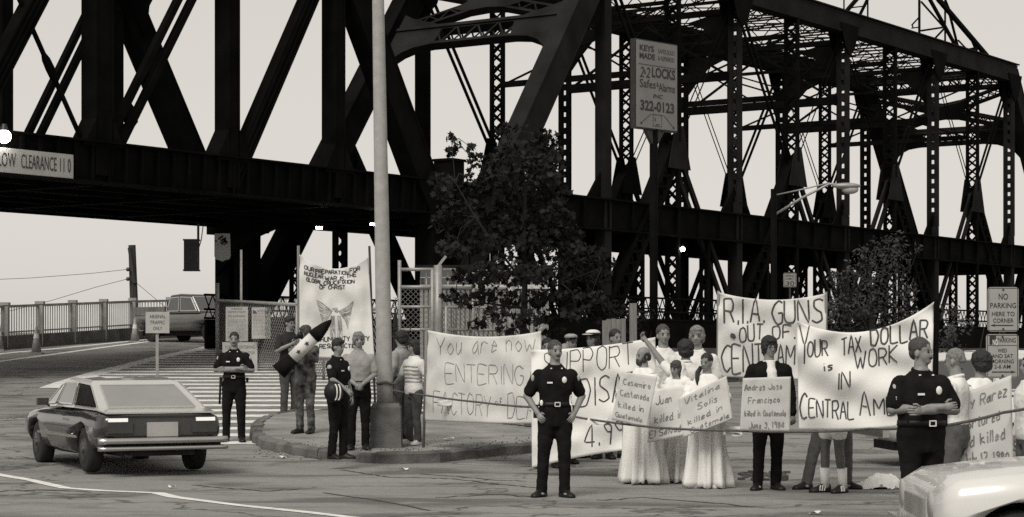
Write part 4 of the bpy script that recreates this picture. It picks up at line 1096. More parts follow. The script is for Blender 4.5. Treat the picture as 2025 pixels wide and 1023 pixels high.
# dark hatchback driving away
cpos = ghit(297, 937); cpos.z = g(cpos.x, cpos.y)
fwd = Vector((math.sin(R(-27)), math.cos(R(-27)), 0))
cc = cpos + fwd * 1.55; cc.z = g(cc.x, cc.y)
car, body = vehicle('dark_hatchback', 'dark hatchback with chrome rear bumper driving off past the striped gore', cc, -27,
   [(-2.06, .70, .46, .74), (-2.02, .82, .40, .80), (-1.8, .855, .30, .83), (-1.2, .87, .24, .86), (-.4, .87, .22, .85), (.5, .87, .22, .84), (1.2, .86, .24, .82), (1.8, .84, .28, .78), (2.1, .80, .34, .74), (2.2, .70, .42, .68)],
   [(-1.22, .72), (1.3, .72)], .31,
   {'base': [(-1.72, .74, .84), (-.62, .80, .86), (.32, .80, .86), (1.02, .76, .84)], 'roof': [(-.85, .62, 1.20), (-.45, .66, 1.235), (.15, .66, 1.24), (.42, .62, 1.21)]}, M['paint_dark'], mat('roof_sky_sheen', .46, .22, .06, 2, coat=1.0))  # pale roof colour paints in the sky reflected by dark glossy paint
MB().plate([Vector(p) for p in ((-.74, -2.03, .818), (.74, -2.03, .818), (.78, -1.60, .862), (-.78, -1.60, .862))], (0, 0, 1), .02).build('deck_sheen_plate', mat('roof_sky_sheen', .46), car, world=False)  # added plate, its pale colour is the sky sheen on the rear deck
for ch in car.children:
    if ch.name.startswith('rear_window'): ch.data.materials[0] = mat('skylit_glass', .20, .12, .1, 2, coat=1.0)  # pale grey paints in the sky seen through the cabin
lbox(car, 'rear_panel', (0, -2.055, .63), (1.46, .05, .22), M['lens_dark'])
for s in (-1, 1):
    lbox(car, 'tail_lamp', (s * .58, -2.09, .63), (.34, .04, .15), M['lens_dark'])
    lbox(car, 'lit_lamp', (s * .60, -2.075, .715), (.26, .05, .075), M['lens'])
    lbox(car, 'side_marker', (s * .845, -1.7, .60), (.04, .16, .05), mat('amber_marker', .3))
    q = MB(); q.box((s * .93, .55, .92), (.16, .07, .10)); q.bar((s * .82, .6, .86), (s * .92, .56, .90), .03, .03); q.build('mirror', M['paint_dark'], car, world=False)
    lbox(car, 'door_handle', (s * .872, -.45, .70), (.03, .16, .03), M['chrome'])
    lbox(car, 'side_trim', (s * .874, .0, .48), (.012, 2.1, .035), M['chrome'])
    lbox(car, 'front_lamp', (s * .62, 2.17, .62), (.2, .06, .13), M['lens'])
pl = lbox(car, 'number_plate', (0, -2.10, .60), (.42, .03, .19), M['sign_board']); lbox(car, 'boot_edge', (0, -2.05, .765), (1.44, .05, .03), M['paint_dark'])
for z, h_ in ((.455, .085), (.355, .06)):
    q = MB(); q.loft([[Vector((x, -2.16 - .05 * (1 - (x / .9) ** 2) + dy, z + dz)) for dy, dz in ((0, -h_ / 2), (-.04, -h_ / 4), (-.04, h_ / 4), (0, h_ / 2), (.06, h_ / 2), (.06, -h_ / 2))] for x in [-.88 + i * .11 for i in range(17)]])
    q.build('bumper', mat('bumper_chrome', .5, .25, .05, 3, metal=.9), car, True, world=False)
lbox(car, 'bumper_gap', (0, -2.10, .405), (1.6, .06, .05), M['tyre'])
q = MB(); q.tube([(-.45, -1.7, .26), (-.45, -2.16, .25)], .03, 8); q.build('exhaust', M['dark_metal'], car, True, world=False)
# pale car in the near foreground, only its front wing in view
sed = [(-2.35, .70, .45, .86), (-2.28, .84, .36, .92), (-1.6, .90, .26, .97), (-.6, .91, .22, .95), (.5, .91, .22, .94), (1.2, .91, .24, .94), (1.8, .90, .27, .90), (2.2, .87, .33, .85), (2.36, .76, .42, .76)]
sg = {'base': [(-1.75, .74, .95), (-.85, .82, .95), (.2, .82, .95), (.95, .78, .95)], 'roof': [(-1.1, .62, 1.34), (-.7, .66, 1.38), (.0, .66, 1.39), (.3, .62, 1.36)]}
npos = Vector((at(1790, 900, 13.4).x + 2.62, 14.3, 0))
near, nb = vehicle('pale_sedan', 'pale car whose front wing enters in the foreground', npos, -88, sed, [(-1.35, .74), (1.80, .74)], .32, sg, M['paint_pale'])
for s in (-1, 1):
    q = MB(); q.tube([(s * .62, 2.28, .66), (s * .62, 2.37, .66)], [.11, .10], 16); q.build('headlight', mat('dull_lens', .35, .3), near, True, world=False)
    lbox(near, 'side_trim', (s * .905, -.1, .58), (.02, 3.2, .03), M['chrome'])
lbox(near, 'grille', (0, 2.36, .62), (.8, .04, .14), mat('grille_grey', .2, .4)); lbox(near, 'bumper', (0, 2.40, .46), (1.6, .08, .10), mat('bumper_chrome', .5))
# parked wagon at the right edge
w2, _ = vehicle('parked_wagon', 'pale parked station wagon behind the parking sign', Vector((at(2060, 800, 30).x, 30.5, 0)), 84, [(y * 1.02, hw, z0 * 1.05, z1 * 1.10) for y, hw, z0, z1 in sed], [(-1.4, .76), (1.45, .76)], .34,
   {'base': [(-2.1, .78, 1.03), (-.85, .84, 1.04), (.2, .84, 1.04), (1.0, .80, 1.03)], 'roof': [(-1.95, .68, 1.60), (-.7, .72, 1.64), (.1, .72, 1.64), (.4, .66, 1.6)]}, M['paint_pale'])
for s in (-1, 1): lbox(w2, 'side_trim', (s * .915, 0, .62), (.02, 3.6, .06), M['dark_metal'])
lbox(w2, 'bumper', (0, -2.46, .5), (1.7, .1, .12), M['chrome']); lbox(w2, 'tail_panel', (0, -2.41, .75), (1.3, .04, .15), M['lens_dark'])
# pickup on the ramp
pp = Vector((at(388, 660, 77).x, 77, 0)); pp.z = g(pp.x, pp.y)
pk, _ = vehicle('pickup', 'boxy pickup truck with lit headlamp coming down the ramp', pp, 128, [(-2.5, .80, .50, 1.0), (-2.4, .88, .42, 1.06), (-.6, .90, .40, 1.06), (.5, .90, .40, 1.06), (1.5, .89, .40, 1.05), (2.2, .86, .42, 1.0), (2.4, .80, .50, .92)], [(-1.5, .78), (1.55, .78)], .36,
   {'base': [(-.75, .82, 1.06), (.0, .84, 1.06), (1.0, .82, 1.06)], 'roof': [(-.6, .70, 1.72), (-.1, .72, 1.76), (.45, .70, 1.73)]}, M['paint_mid'], M['paint_dark'])
for s in (-1, 1):
    q = MB(); q.tube([(s * .62, 2.36, .82), (s * .62, 2.43, .82)], [.13, .12], 16); q.build('headlight', M['lens'] if s < 0 else M['bulb'], pk, True, world=False)
lbox(pk, 'grille', (0, 2.40, .80), (.9, .05, .26), M['dark_metal']); lbox(pk, 'bumper', (0, 2.5, .52), (1.75, .10, .16), M['chrome'])
for s in (-1, 1): lbox(pk, 'bed_side', (s * .84, -1.6, 1.18), (.08, 1.7, .26), M['paint_mid'])
# ================================================================== PEOPLE
TORSO = [(.455, .080, .058, .004), (.50, .095, .067, .006), (.54, .098, .069, .004), (.58, .092, .063, 0), (.62, .087, .059, -.003), (.67, .092, .063, -.006), (.72, .103, .067, -.006),
         (.76, .107, .065, -.001), (.785, .098, .058, .004), (.805, .074, .049, .006), (.828, .046, .041, .007), (.85, .035, .035, .004)]
def tlerp(z):
    if z <= TORSO[0][0]: return TORSO[0][1:]
    for a, b in zip(TORSO, TORSO[1:]):
        if a[0] <= z <= b[0]:
            t = (z - a[0]) / (b[0] - a[0]); return tuple(a[i] + (b[i] - a[i]) * t for i in (1, 2, 3))
    return TORSO[-1][1:]
def torso(q, H, z0, z1, grow=0.0, bulk=1.0, belly=0.0, n=20, neck=0.0):
    zs = [z0] + [t[0] for t in TORSO if z0 + .005 < t[0] < z1 - .005] + [z1]; rings = []
    for z in zs:
        rx, ry, yc = tlerp(z); k = bulk if z < .8 else 1 + (bulk - 1) * .5
        bl = belly * math.exp(-((z - .61) / .06) ** 2)
        rx, ry = rx * k + grow + bl * .5, ry * k + grow + bl
        ring_ = []
        for i in range(n):
            a = 2 * math.pi * i / n; c, s = math.cos(a), math.sin(a)
            e = 0.85; ring_.append(Vector(((abs(c) ** e) * (1 if c > 0 else -1) * rx, yc - bl * .6 + (abs(s) ** e) * (1 if s > 0 else -1) * ry, z)) * H)
        rings.append(ring_)
    q.loft(rings)
def limb(q, H, pts, rad, n=12):
    P_ = [Vector(p) * H for p in pts]; q.tube(P_, [r * H for r in rad], n)
    for p, r in zip(P_, rad): q.ell(p, (r * H,) * 3, 10, 6)
ARMS = {
 'down': {s: ((s * .142, .012, .635), (s * .150, -.02, .495)) for s in (-1, 1)},
 'hips': {s: ((s * .178, .035, .640), (s * .118, -.035, .535)) for s in (-1, 1)},
 'crossed': {-1: ((-.165, -.025, .655), (.055, -.112, .668)), 1: ((.165, -.025, .650), (-.062, -.128, .650))},
 'clasped': {s: ((s * .142, -.005, .640), (s * .030, -.125, .555)) for s in (-1, 1)},
 'hold': {s: ((s * .140, -.02, .645), (s * .110, -.13, .64)) for s in (-1, 1)},
 'behind': {s: ((s * .145, .03, .64), (s * .05, .085, .53)) for s in (-1, 1)},
}
def hand(q, H, w, d, nrm, side):
    """palm goes into the body mesh; returns finger tubes"""
    d = d.normalized(); nrm = (nrm - d * nrm.dot(d)).normalized(); sd = d.cross(nrm).normalized()
    m3 = Matrix((sd, nrm, d)).transposed()
    q.ell((w + d * .026 * H), (.0225 * H, .0115 * H, .030 * H), 10, 6, mat3=m3)
    out = []
    for i, (o, L_) in enumerate(((-.017, .036), (-.006, .043), (.0055, .041), (.016, .032))):
        b = w + d * .046 * H + sd * o * H
        k1 = b + (d * .75 + nrm * .45).normalized() * L_ * .5 * H; k2 = k1 + (d * .25 + nrm * .9).normalized() * L_ * .5 * H
        out.append(([b - d * .01 * H, b, k1, k2], [.0052 * H, .0055 * H, .005 * H, .0038 * H]))
    b = w + d * .014 * H - sd * .018 * H * side
    k1 = b + (d * .6 - sd * side * .55 + nrm * .35).normalized() * .022 * H; k2 = k1 + (d * .8 + nrm * .5).normalized() * .018 * H
    out.append(([b, k1, k2], [.0068 * H, .006 * H, .0045 * H]))
    return out
HAIR = {
 'short': [((0, .014, .951), (.0460, .0550, .0500)), ((0, .035, .925), (.037, .030, .035))],
 'bangs': [((0, .013, .951), (.0475, .0560, .0505)), ((0, -.024, .972), (.036, .024, .018)), ((0, .030, .915), (.042, .036, .040))],
 'long': [((0, .012, .951), (.0480, .0570, .0510)), ((.036, .018, .905), (.018, .034, .055)), ((-.036, .018, .905), (.018, .034, .055)), ((0, .042, .895), (.042, .024, .065)), ((0, -.022, .973), (.034, .022, .016))],
 'mop': [((0, .012, .952), (.0510, .0590, .0520)), ((.037, .006, .925), (.016, .036, .042)), ((-.037, .006, .925), (.016, .036, .042)), ((0, -.026, .968), (.038, .022, .019)), ((0, .035, .905), (.040, .03, .045))],
 'curly': [((0, .014, .950), (.062, .066, .058)), ((0, .025, .915), (.058, .052, .045))],
 'bald': [((.036, .016, .925), (.012, .030, .028)), ((-.036, .016, .925), (.012, .030, .028)), ((0, .045, .920), (.036, .016, .034))],
 'tied': [((0, .014, .951), (.0450, .0545, .0495)), ((0, .058, .93), (.018, .018, .022))],
}
def person(label, pos, H, yaw=0, arms='down', shirt='navy', sleeve='short', trousers='navy', shoes='leather', skin='skin', hair='short', hm='hair_d', head=(0, 0), bulk=1.0, belly=0.0,
           feet=None, stance=.06, vox=.011, tuck=True, moustache=False, beard=False, glasses=False, shorts=False, robe=None, jacket=None, toes=0, lean=(0, 0), seed=0, group=None, stripes=False):
    A = ARMS[arms] if isinstance(arms, str) else arms
    feet = feet or {-1: (-stance, 0), 1: (stance, 0)}
    body = MB(); extra = MB(); lx, ly = lean
    torso(body, H, .455, .85, -.004, bulk)
    # head
    piv = Vector((0, .006, .86)) ; RM = Matrix.Rotation(R(head[0]), 3, 'Z') @ Matrix.Rotation(R(head[1]), 3, 'X')
    def hp(c): return (piv + RM @ (Vector(c) - piv)) * H
    def he(q, c, r, mi=0, n=14, m=10): q.ell(hp(c), tuple(x * H for x in r), n, m, mi, RM)
    he(body, (0, .008, .942), (.0415, .053, .050)); he(body, (0, -.013, .912), (.034, .036, .043)); he(body, (0, -.027, .884), (.021, .019, .017))
    he(body, (0, -.047, .912), (.0085, .0115, .012), 0, 8, 6); he(body, (0, -.041, .927), (.006, .007, .014), 0, 8, 6)
    for s in (-1, 1): he(body, (s * .042, .008, .917), (.0065, .0125, .0185), 0, 8, 6)
    body.tube([Vector((0, .008, .82)) * H, hp((0, .004, .90))], [.036 * H, .031 * H], 14)
    for s in (-1, 1):
        he(extra, (s * .0165, -.0412, .9265), (.0085, .0040, .0050), 1, 8, 5); he(extra, (s * .0170, -.0415, .9370), (.0115, .0035, .0028), 1, 8, 4)
    he(extra, (0, -.0458, .892), (.0125, .0035, .0026), 2, 8, 4)
    if moustache: he(extra, (0, -.0478, .8995), (.0175, .0065, .0058), 1, 10, 6)
    if beard:
        he(extra, (0, -.030, .882), (.028, .026, .030), 1, 14, 8); he(extra, (0, -.047, .900), (.02, .007, .006), 1)
        for s in (-1, 1): he(extra, (s * .032, -.006, .900), (.008, .022, .026), 1, 8, 6)
    if glasses:
        for s in (-1, 1):
            c = (s * .0175, -.050, .926); ring_ = [hp((c[0] + .013 * math.cos(a), c[1], c[2] + .0105 * math.sin(a))) for a in [i * math.pi / 6 for i in range(13)]]
            extra.tube(ring_, .0016 * H, 4, 1)
            extra.tube([hp((s * .031, -.048, .928)), hp((s * .043, .0, .925))], .0015 * H, 4, 1)
    # arms
    fing = []; slv = MB(); wr = {}
    for s in (-1, 1):
        el, w = A[s][0], A[s][1]; sh = (s * (.096 + .006 * bulk), .004, .772)
        limb(body, H, [sh, tuple((a + b) / 2 for a, b in zip(sh, el)), el, w], [.035 * bulk, .031 * bulk, .0262, .0175])
        E, W_ = Vector(el) * H, Vector(w) * H; d = W_ - E
        nr = Vector(A[s][2]) if len(A[s]) > 2 else Vector((-W_.x, .35 * H - W_.y * 0, .0))
        if nr.length < 1e-4: nr = Vector((0, 1, 0))
        fing += hand(body, H, W_, d, nr, s); wr[s] = W_
        if sleeve == 'long': limb(slv, H, [sh, tuple((a + b) / 2 for a, b in zip(sh, el)), el, tuple(Vector(el).lerp(Vector(w), .93))], [.043 * bulk, .037 * bulk, .032, .0225])
        else:
            m_ = Vector(sh).lerp(Vector(el), .78); limb(slv, H, [sh, tuple(Vector(sh).lerp(Vector(el), .4)), tuple(m_)], [.043 * bulk, .040 * bulk, .038 * bulk])
    # legs
    leg = {}
    for s in (-1, 1):
        fx, fy = feet[s]; hip = (s * .050, .004, .50); kn = (s * .054 * .4 + fx * .6, fy * .45 - .010, .28); an = (fx, fy + .006, .045)
        leg[s] = (hip, kn, an)
        limb(body, H, [hip, tuple(Vector(hip).lerp(Vector(kn), .5)), kn, tuple(Vector(kn).lerp(Vector(an), .35)), an], [.050, .043, .031, .030, .019])
        body.ell(Vector((fx, fy - .03, .022)) * H, (.015 * H, .045 * H, .010 * H), 10, 6)
    me = remesh(body, [M[skin], M['feature'], M['lip']], vox, 3)
    # join fingers and features into the one body mesh
    for pts, rad in fing: extra.tube(pts, rad, 6)
    base = len(me.vertices); vs = [v.co.copy() for v in me.vertices] + extra.v
    fs = [tuple(p.vertices) for p in me.polygons] + [tuple(i + base for i in f) for f in extra.f]
    mi = [0] * len(me.polygons) + extra.m
    bpy.data.meshes.remove(me)
    me = bpy.data.meshes.new('person'); me.from_pydata([tuple(v) for v in vs], [], fs)
    for m in (M[skin], M['feature'], M['lip']): me.materials.append(m)
    me.polygons.foreach_set('material_index', mi); me.polygons.foreach_set('use_smooth', [True] * len(mi)); me.update()
    o = obj('person', me); o.location = pos; o.rotation_euler = (R(lx), R(ly), R(yaw)); tag(o, label, 'person', group)
    def child(name, q, m, v=None, disp=None, sm=3):
        mm = remesh(q, m, v, sm, disp) if v else q.mesh(name, m, True)
        mm.name = name; return obj(name, mm, o)
    # clothing
    if trousers:
        t = MB(); torso(t, H, .445, .605 if tuck else .57, .006, bulk, belly * .6)
        for s in (-1, 1):
            hip, kn, an = leg[s]
            if shorts: limb(t, H, [hip, tuple(Vector(hip).lerp(Vector(kn), .58))], [.058, .054])
            else:
                hem = Vector(an); hem.z = .030
                t.tube([Vector(p) * H for p in (hip, Vector(hip).lerp(Vector(kn), .5), kn, Vector(kn).lerp(hem, .5), hem)], [r * H for r in (.060 * bulk, .053, .042, .037, .036)], 14); t.ell(Vector(hip) * H, (.060 * H,) * 3, 12, 8)
        child('trousers' if not shorts else 'shorts', t, M[trousers], .014, (wr_tex, .022))
    if shirt:
        t = MB(); torso(t, H, .575 if tuck else .475, .838, .009, bulk, belly); 
        t.add(slv.v, slv.f)
        cs = child('shirt', t, M[shirt], .013, (wr_tex, .020))
        c = MB(); c.tube([Vector((.036 * math.cos(a), .006 + .040 * math.sin(a), .838 - .010 * math.sin(-a))) * H for a in [i * math.pi / 8 for i in range(17)]], .011 * H, 6); child('collar', c, M[shirt])
    if jacket:
        t = MB(); torso(t, H, .475, .835, .018, bulk * 1.04); t.add(slv.v, slv.f); 
        for s in (-1, 1):
            el, w = A[s][0], A[s][1]; sh = (s * .102, .004, .772); limb(t, H, [sh, tuple((a + b) / 2 for a, b in zip(sh, el)), el, tuple(Vector(el).lerp(Vector(w), .95))], [.050, .045, .039, .030])
        child('jacket', t, M[jacket], .014, (wr_tex, .03))
        t = MB(); rings = []
        for z in (.50, .58, .66, .72, .77, .80, .825, .84):
            rx, ry, yc = tlerp(z); rings.append([Vector((.062 * (1 if z < .8 else .7) * math.cos(a), yc + (-(ry + .034) if math.sin(a) < 0 else .01) * abs(math.sin(a)) , z)) * H for a in [i * math.pi / 8 for i in range(16)]])
        t.loft(rings); child('shirt', t, M['shirt_w'], .012, (wr_tex, .012))
    if shoes:
        for s in (-1, 1):
            fx, fy = feet[s]; ta = R(s * 14 + (toes if not isinstance(toes, dict) else toes[s])); t = MB(); rings = []
            for y, hw, zt_ in ((.042, .012, .040), (.036, .022, .052), (.0, .025, .062), (-.03, .026, .048), (-.06, .029, .034), (-.088, .025, .027), (-.103, .012, .018)):
                rings.append([Vector((x * hw, y, z)) for x, z in ((-1, .001), (-1.05, .010), (-.95, zt_ * .6), (-.5, zt_), (.5, zt_), (.95, zt_ * .6), (1.05, .010), (1, .001))])
            rot = Matrix.Rotation(ta, 3, 'Z'); rings = [[(rot @ p + Vector((fx, fy, 0))) * H for p in r_] for r_ in rings]
            t.loft(rings); child('shoe', t, M[shoes])
    if hair:
        t = MB()
        for c, r in HAIR[hair]: he(t, c, r)
        child('hair', t, M[hm], .008 if hair != 'curly' else .010, (hair_tex, .014 if hair not in ('curly', 'mop') else .03), 2)
    if robe:
        rr = random.Random(seed + 11); n = 72; rings = []; ph = [rr.uniform(0, 6.28) for _ in range(4)]
        prof = [(.012, .150, .135), (.05, .148, .132), (.15, .140, .122), (.30, .124, .106), (.42, .118, .102), (.52, .120, .104), (.60, .126, .104), (.68, .132, .098), (.74, .130, .088), (.775, .118, .076), (.80, .092, .062), (.825, .078, .056), (.842, .044, .044)]
        for z, rx, ry in prof:
            ring_ = []; f_ = max(0, .70 - z) ** .8 * .20
            for i in range(n):
                a = 2 * math.pi * i / n
                fold = f_ * (.55 * math.sin(7 * a + ph[0] + z * 2) + .35 * math.sin(12 * a + ph[1] - z * 3) + .25 * math.sin(19 * a + ph[2])) * .5
                fold += .006 * math.sin(5 * a + 14 * z + ph[3]) 
                ring_.append(Vector((math.cos(a) * (rx + fold), math.sin(a) * (ry + fold) + .0, z + (.008 * math.sin(9 * a + ph[1]) if z < .03 else 0))) * H)
            rings.append(ring_)
        t = MB(); t.loft(rings); child('robe', t, M[robe])
        t = MB()   # broad draped sleeves reaching to the hands
        for s in (-1, 1):
            el, w = A[s][0], A[s][1]; sh = (s * .10, .0, .79); t.tube([Vector(p) * H for p in (sh, Vector(sh).lerp(Vector(el), .6), el, Vector(el).lerp(Vector(w), .9))], [.046 * H, .055 * H, .058 * H, .05 * H], 12)
        child('sleeves', t, M[robe], .016, (wr_tex, .05))
    o['_H'] = H
    return o
def chest(H, x, z, grow=.012, bulk=1.0, belly=0.0):
    rx, ry, yc = tlerp(z); rx, ry = rx * bulk + grow, ry * bulk + grow
    bl = belly * math.exp(-((z - .61) / .06) ** 2)
    return Vector((x, yc - bl * 1.6 - ry * (1 - min(1, abs(x / rx)) ** 2) ** .45, z)) * H
def kit(o, H, bulk=1.0, belly=0.0, patches=True, extras=True):
    """police kit worn on the uniform: belt, buckle, badge, patches, holster"""
    t = MB(); rings = []
    for z in (.578, .604):
        rx, ry, yc = tlerp(z); bl = belly * math.exp(-((z - .61) / .06) ** 2)
        rings.append([Vector(((rx * bulk + .0125 + bl * .5) * math.cos(a), yc - bl * .6 + (ry * bulk + .014 + bl) * math.sin(a), z)) * H for a in [2 * math.pi * i / 28 for i in range(28)]])
    t.loft(rings); obj('belt', t.mesh('belt', M['leather'], True), o)
    c = chest(H, 0, .591, .022, bulk, belly); t = MB()
    for (x, z, sx, sz) in ((0, .012, .036, .005), (0, -.012, .036, .005), (-.016, 0, .005, .026), (.016, 0, .005, .026)): t.box(c + Vector((x, -.002, z)) * H, (sx * H, .006, sz * H))
    obj('buckle', t.mesh('buckle', M['badge']), o)
    c = chest(H, .045, .745, .018, bulk); t = MB(); t.ell(c, (.016 * H, .006 * H, .021 * H), 12, 6); obj('badge', t.mesh('badge', M['badge'], True), o)
    c = chest(H, -.048, .728, .016, bulk); t = MB(); t.box(c, (.034 * H, .01, .010 * H)); obj('name_plate', t.mesh('name_plate', M['badge']), o)
    if patches:
        for s in (-1, 1):
            t = MB(); t.ell(Vector((s * (.145 + .02 * (bulk - 1)), -.012, .755)) * H, (.012 * H, .022 * H, .023 * H), 10, 6); obj('shoulder_patch', t.mesh('shoulder_patch', mat('patch', .35, .8, .4, 60), True), o)
        for s in (-1, 1):
            t = MB(); t.box(Vector((s * .034, -.052, .818)) * H, (.010 * H, .008, .007 * H)); obj('collar_pin', t.mesh('collar_pin', M['badge']), o)
    if extras:
        t = MB(); t.box(Vector((-.118 * bulk, .0, .545)) * H, (.026 * H, .045 * H, .085 * H)); obj('holster', t.mesh('holster', M['leather']), o)
        t = MB(); t.box(Vector((.118 * bulk, .01, .56)) * H, (.02 * H, .035 * H, .045 * H)); obj('pouch', t.mesh('pouch', M['leather']), o)
def who(px, fy, hy, dz=None):
    p = ghit(px, fy, 0.0)
    if pt_in(p.x, p.y): p = ghit(px, fy, KH)
    return p, (fy - hy) / FPX * p.y
def stand(px, Y, top):
    x = (px - CX) / FPX * Y; z = ground_z(x, Y); return Vector((x, Y, z)), EYE + (HY - top) / FPX * Y - z

# -- police
p, H = who(463, 874, 656)
o = person('officer with folded arms standing on the white road stripes', p, H, 2, 'crossed', moustache=True, feet={-1: (-.075, .01), 1: (.07, -.02)}, vox=.012); kit(o, H)
t = MB(); t.tube([Vector((-.125, .02, .56)) * H, Vector((-.135, .03, .34)) * H], .010 * H, 8); obj('baton', t.mesh('baton', M['leather'], True), o)
p, H = who(668, 908, 668)
A_ = {-1: ((-.150, -.045, .655), (-.110, -.150, .575)), 1: ((.142, .0, .64), (.115, -.06, .51))}
o = person('officer seen side on holding a dark striped helmet at his hip', p, H, 62, A_, feet={-1: (-.04, .03), 1: (.045, -.03)}, hair='bangs', head=(-4, 8), vox=.012, toes=0); kit(o, H)
hl = thing('riot_helmet', 'dark helmet with pale curved stripes held at an officer\'s hip', 'helmet', p + Vector((-.03, -.32, .555 * H)))
c0 = Vector((0, 0, 0)); t = MB(); t.ell(c0, (.135, .125, .15), 20, 14); t.build('shell', M['leather'], hl, True, world=False)
for k, w_ in ((0, .0), (1, .045)):
    t = MB(); t.tube([Vector((.02 + w_ + .04 * math.cos(a) , -.128 + .03 * abs(math.sin(a)) - .002, .11 * math.sin(a))) for a in [R(-80 + i * 16) for i in range(11)]], .011, 6); t.build('stripe', M['sign_white'], hl, True, world=False)
p, H = who(1098, 983, 672)
o = person('officer standing alone in the road with both hands at his pockets', p, H, 8, 'hips', moustache=True, hm='hair_b', head=(14, 0), bulk=1.06, feet={-1: (-.085, .02), 1: (.055, -.03)}, toes={-1: -28, 1: 10}, vox=.010); kit(o, H, 1.06)
t = MB(); t.tube([Vector((.098 + .0 * a, -.075 - .01 * math.cos(a), .615)) * H + Vector((.012 * math.cos(a) - .01, 0, .055 * math.sin(a))) for a in [R(80 + i * 20) for i in range(11)]], .012, 6); obj('handcuff_case', t.mesh('handcuff_case', M['badge'], True), o)
t = MB(); t.ell(Vector((-.10, -.075, .60)) * H, (.02, .012, .035), 8, 6); obj('key_ring', t.mesh('key_ring', M['badge'], True), o)
pr_, Hr = stand(1822, 17.8, 666)
o = person('heavyset sergeant with folded arms looking away past the banner', pr_, Hr, 16, 'crossed', hm='hair_b', head=(38, 0), bulk=1.16, belly=.014, moustache=True, vox=.009, stance=.07); kit(o, Hr, 1.16, .014, True, False)
for k in range(3):
    t = MB()
    for s in (-1, 1): t.bar(Vector((-.158, -.035, .722 - k * .009)) * Hr, Vector((-.158 + 0 * s, -.035 + s * .022, .712 - k * .009)) * Hr, .008, .006, (1, 0, 0))
    obj('chevron', t.mesh('chevron', M['badge']), o)

# -- the group by the lamp post
p, H = who(572, 828, 624)
A_ = {-1: ((-.15, -.03, .66), (-.045, -.11, .72)), 1: ((.14, -.05, .655), (-.02, -.13, .66))}
person('man in dark tee shirt and jeans raising one hand to his chin', p, H, 38, A_, 'tee_dark', 'short', 'jeans', 'leather', hair='bangs', tuck=False, vox=.013, head=(10, 8))
p, H = who(604, 857, 643)
A_ = {-1: ((-.14, -.06, .66), (.0, -.16, .67)), 1: ((.15, -.06, .68), (.06, -.17, .76))}
o = person('person in camouflage fatigues and gas mask carrying a mock missile', p, H, -28, A_, 'camo', 'long', 'camo', 'leather', hair='mop', hm='hair_b', tuck=False, vox=.013, head=(-25, 5), feet={-1: (-.05, -.02), 1: (.05, .02)})
t = MB(); t.ell(Vector((-.02, -.055, .905)) * H, (.05, .055, .06), 12, 8); t.tube([Vector((-.025, -.07, .90)) * H, Vector((-.035, -.11, .885)) * H], [.035, .032], 10); obj('gas_mask', t.mesh('gas_mask', M['leather'], True), o)
# mock missile
mY = p.y - .42
a, b_ = at(560, 727, mY), at(640, 648, mY); ax = (b_ - a).normalized(); ms = thing('mock_missile', 'home made cardboard missile with black nose and dark star marks', 'missile', a)
t = MB(); ca, cb = a + ax * .22, a + ax * .70; t.tube([ca, cb], [.105, .105], 18); t.build('tube', M['card_w'], ms, True)
t = MB(); t.tube([cb - ax * .005, cb + ax * .08, cb + ax * .25, cb + ax * .36, cb + ax * .40], [.115, .112, .075, .03, .004], 18); t.build('nose_cone', M['black'], ms, True)
t = MB(); t.tube([a - ax * .10, a + ax * .0, ca + ax * .003], [.14, .13, .104], 14); t.build('tail', M['black'], ms, True)
sdv = ax.cross(Vector((0, 1, 0))).normalized()
for u in (.14, .33):
    c = ca + ax * u + Vector((0, -.108, 0)); t = MB(); pts = []
    for i in range(10): r_ = .042 if i % 2 == 0 else .018; pts.append(c + ax * r_ * math.cos(i * math.pi / 5) + sdv * r_ * math.sin(i * math.pi / 5))
    t.plate(pts, (0, 1, 0), .01); t.build('star_mark', M['ink'], ms)
p, H = who(709, 889, 656)
person('fair haired man in pale short sleeved shirt with hands clasped in front', p, H, 6, 'clasped', 'shirt_l', 'short', 'black', 'leather', hair='mop', hm='hair_l', head=(8, 2), vox=.012)
p, H = who(792, 868, 654)
person('man in pale shirt and jeans half hidden behind the lamp post', p, H, -120, 'down', 'shirt_l', 'short', 'jeans', 'leather', hair='curly', vox=.013)
p, H = who(818, 880, 671)
A_ = {-1: ((-.145, -.03, .645), (-.10, -.13, .60)), 1: ((.15, .04, .645), (.085, .06, .56))}
o = person('dark haired woman in striped top and jeans facing the lamp post', p, H, -48, A_, 'shirt_w', 'short', 'jeans', 'shoe_w', hair='long', head=(-22, 4), tuck=False, vox=.012, bulk=.97)
for k, z in enumerate((.60, .635, .67, .705, .74)):
    rx, ry, yc = tlerp(z); rings = []
    for dz in (-.006, .006): rings.append([Vector(((rx * .97 + .0155) * math.cos(a), yc + (ry * .97 + .0155) * math.sin(a), z + dz + .004 * math.sin(3 * a))) * H for a in [2 * math.pi * i / 28 for i in range(28)]])
    t = MB(); t.loft(rings, False); obj('shirt_stripe', t.mesh('shirt_stripe', mat('stripe_knit', .26, .9), True), o)

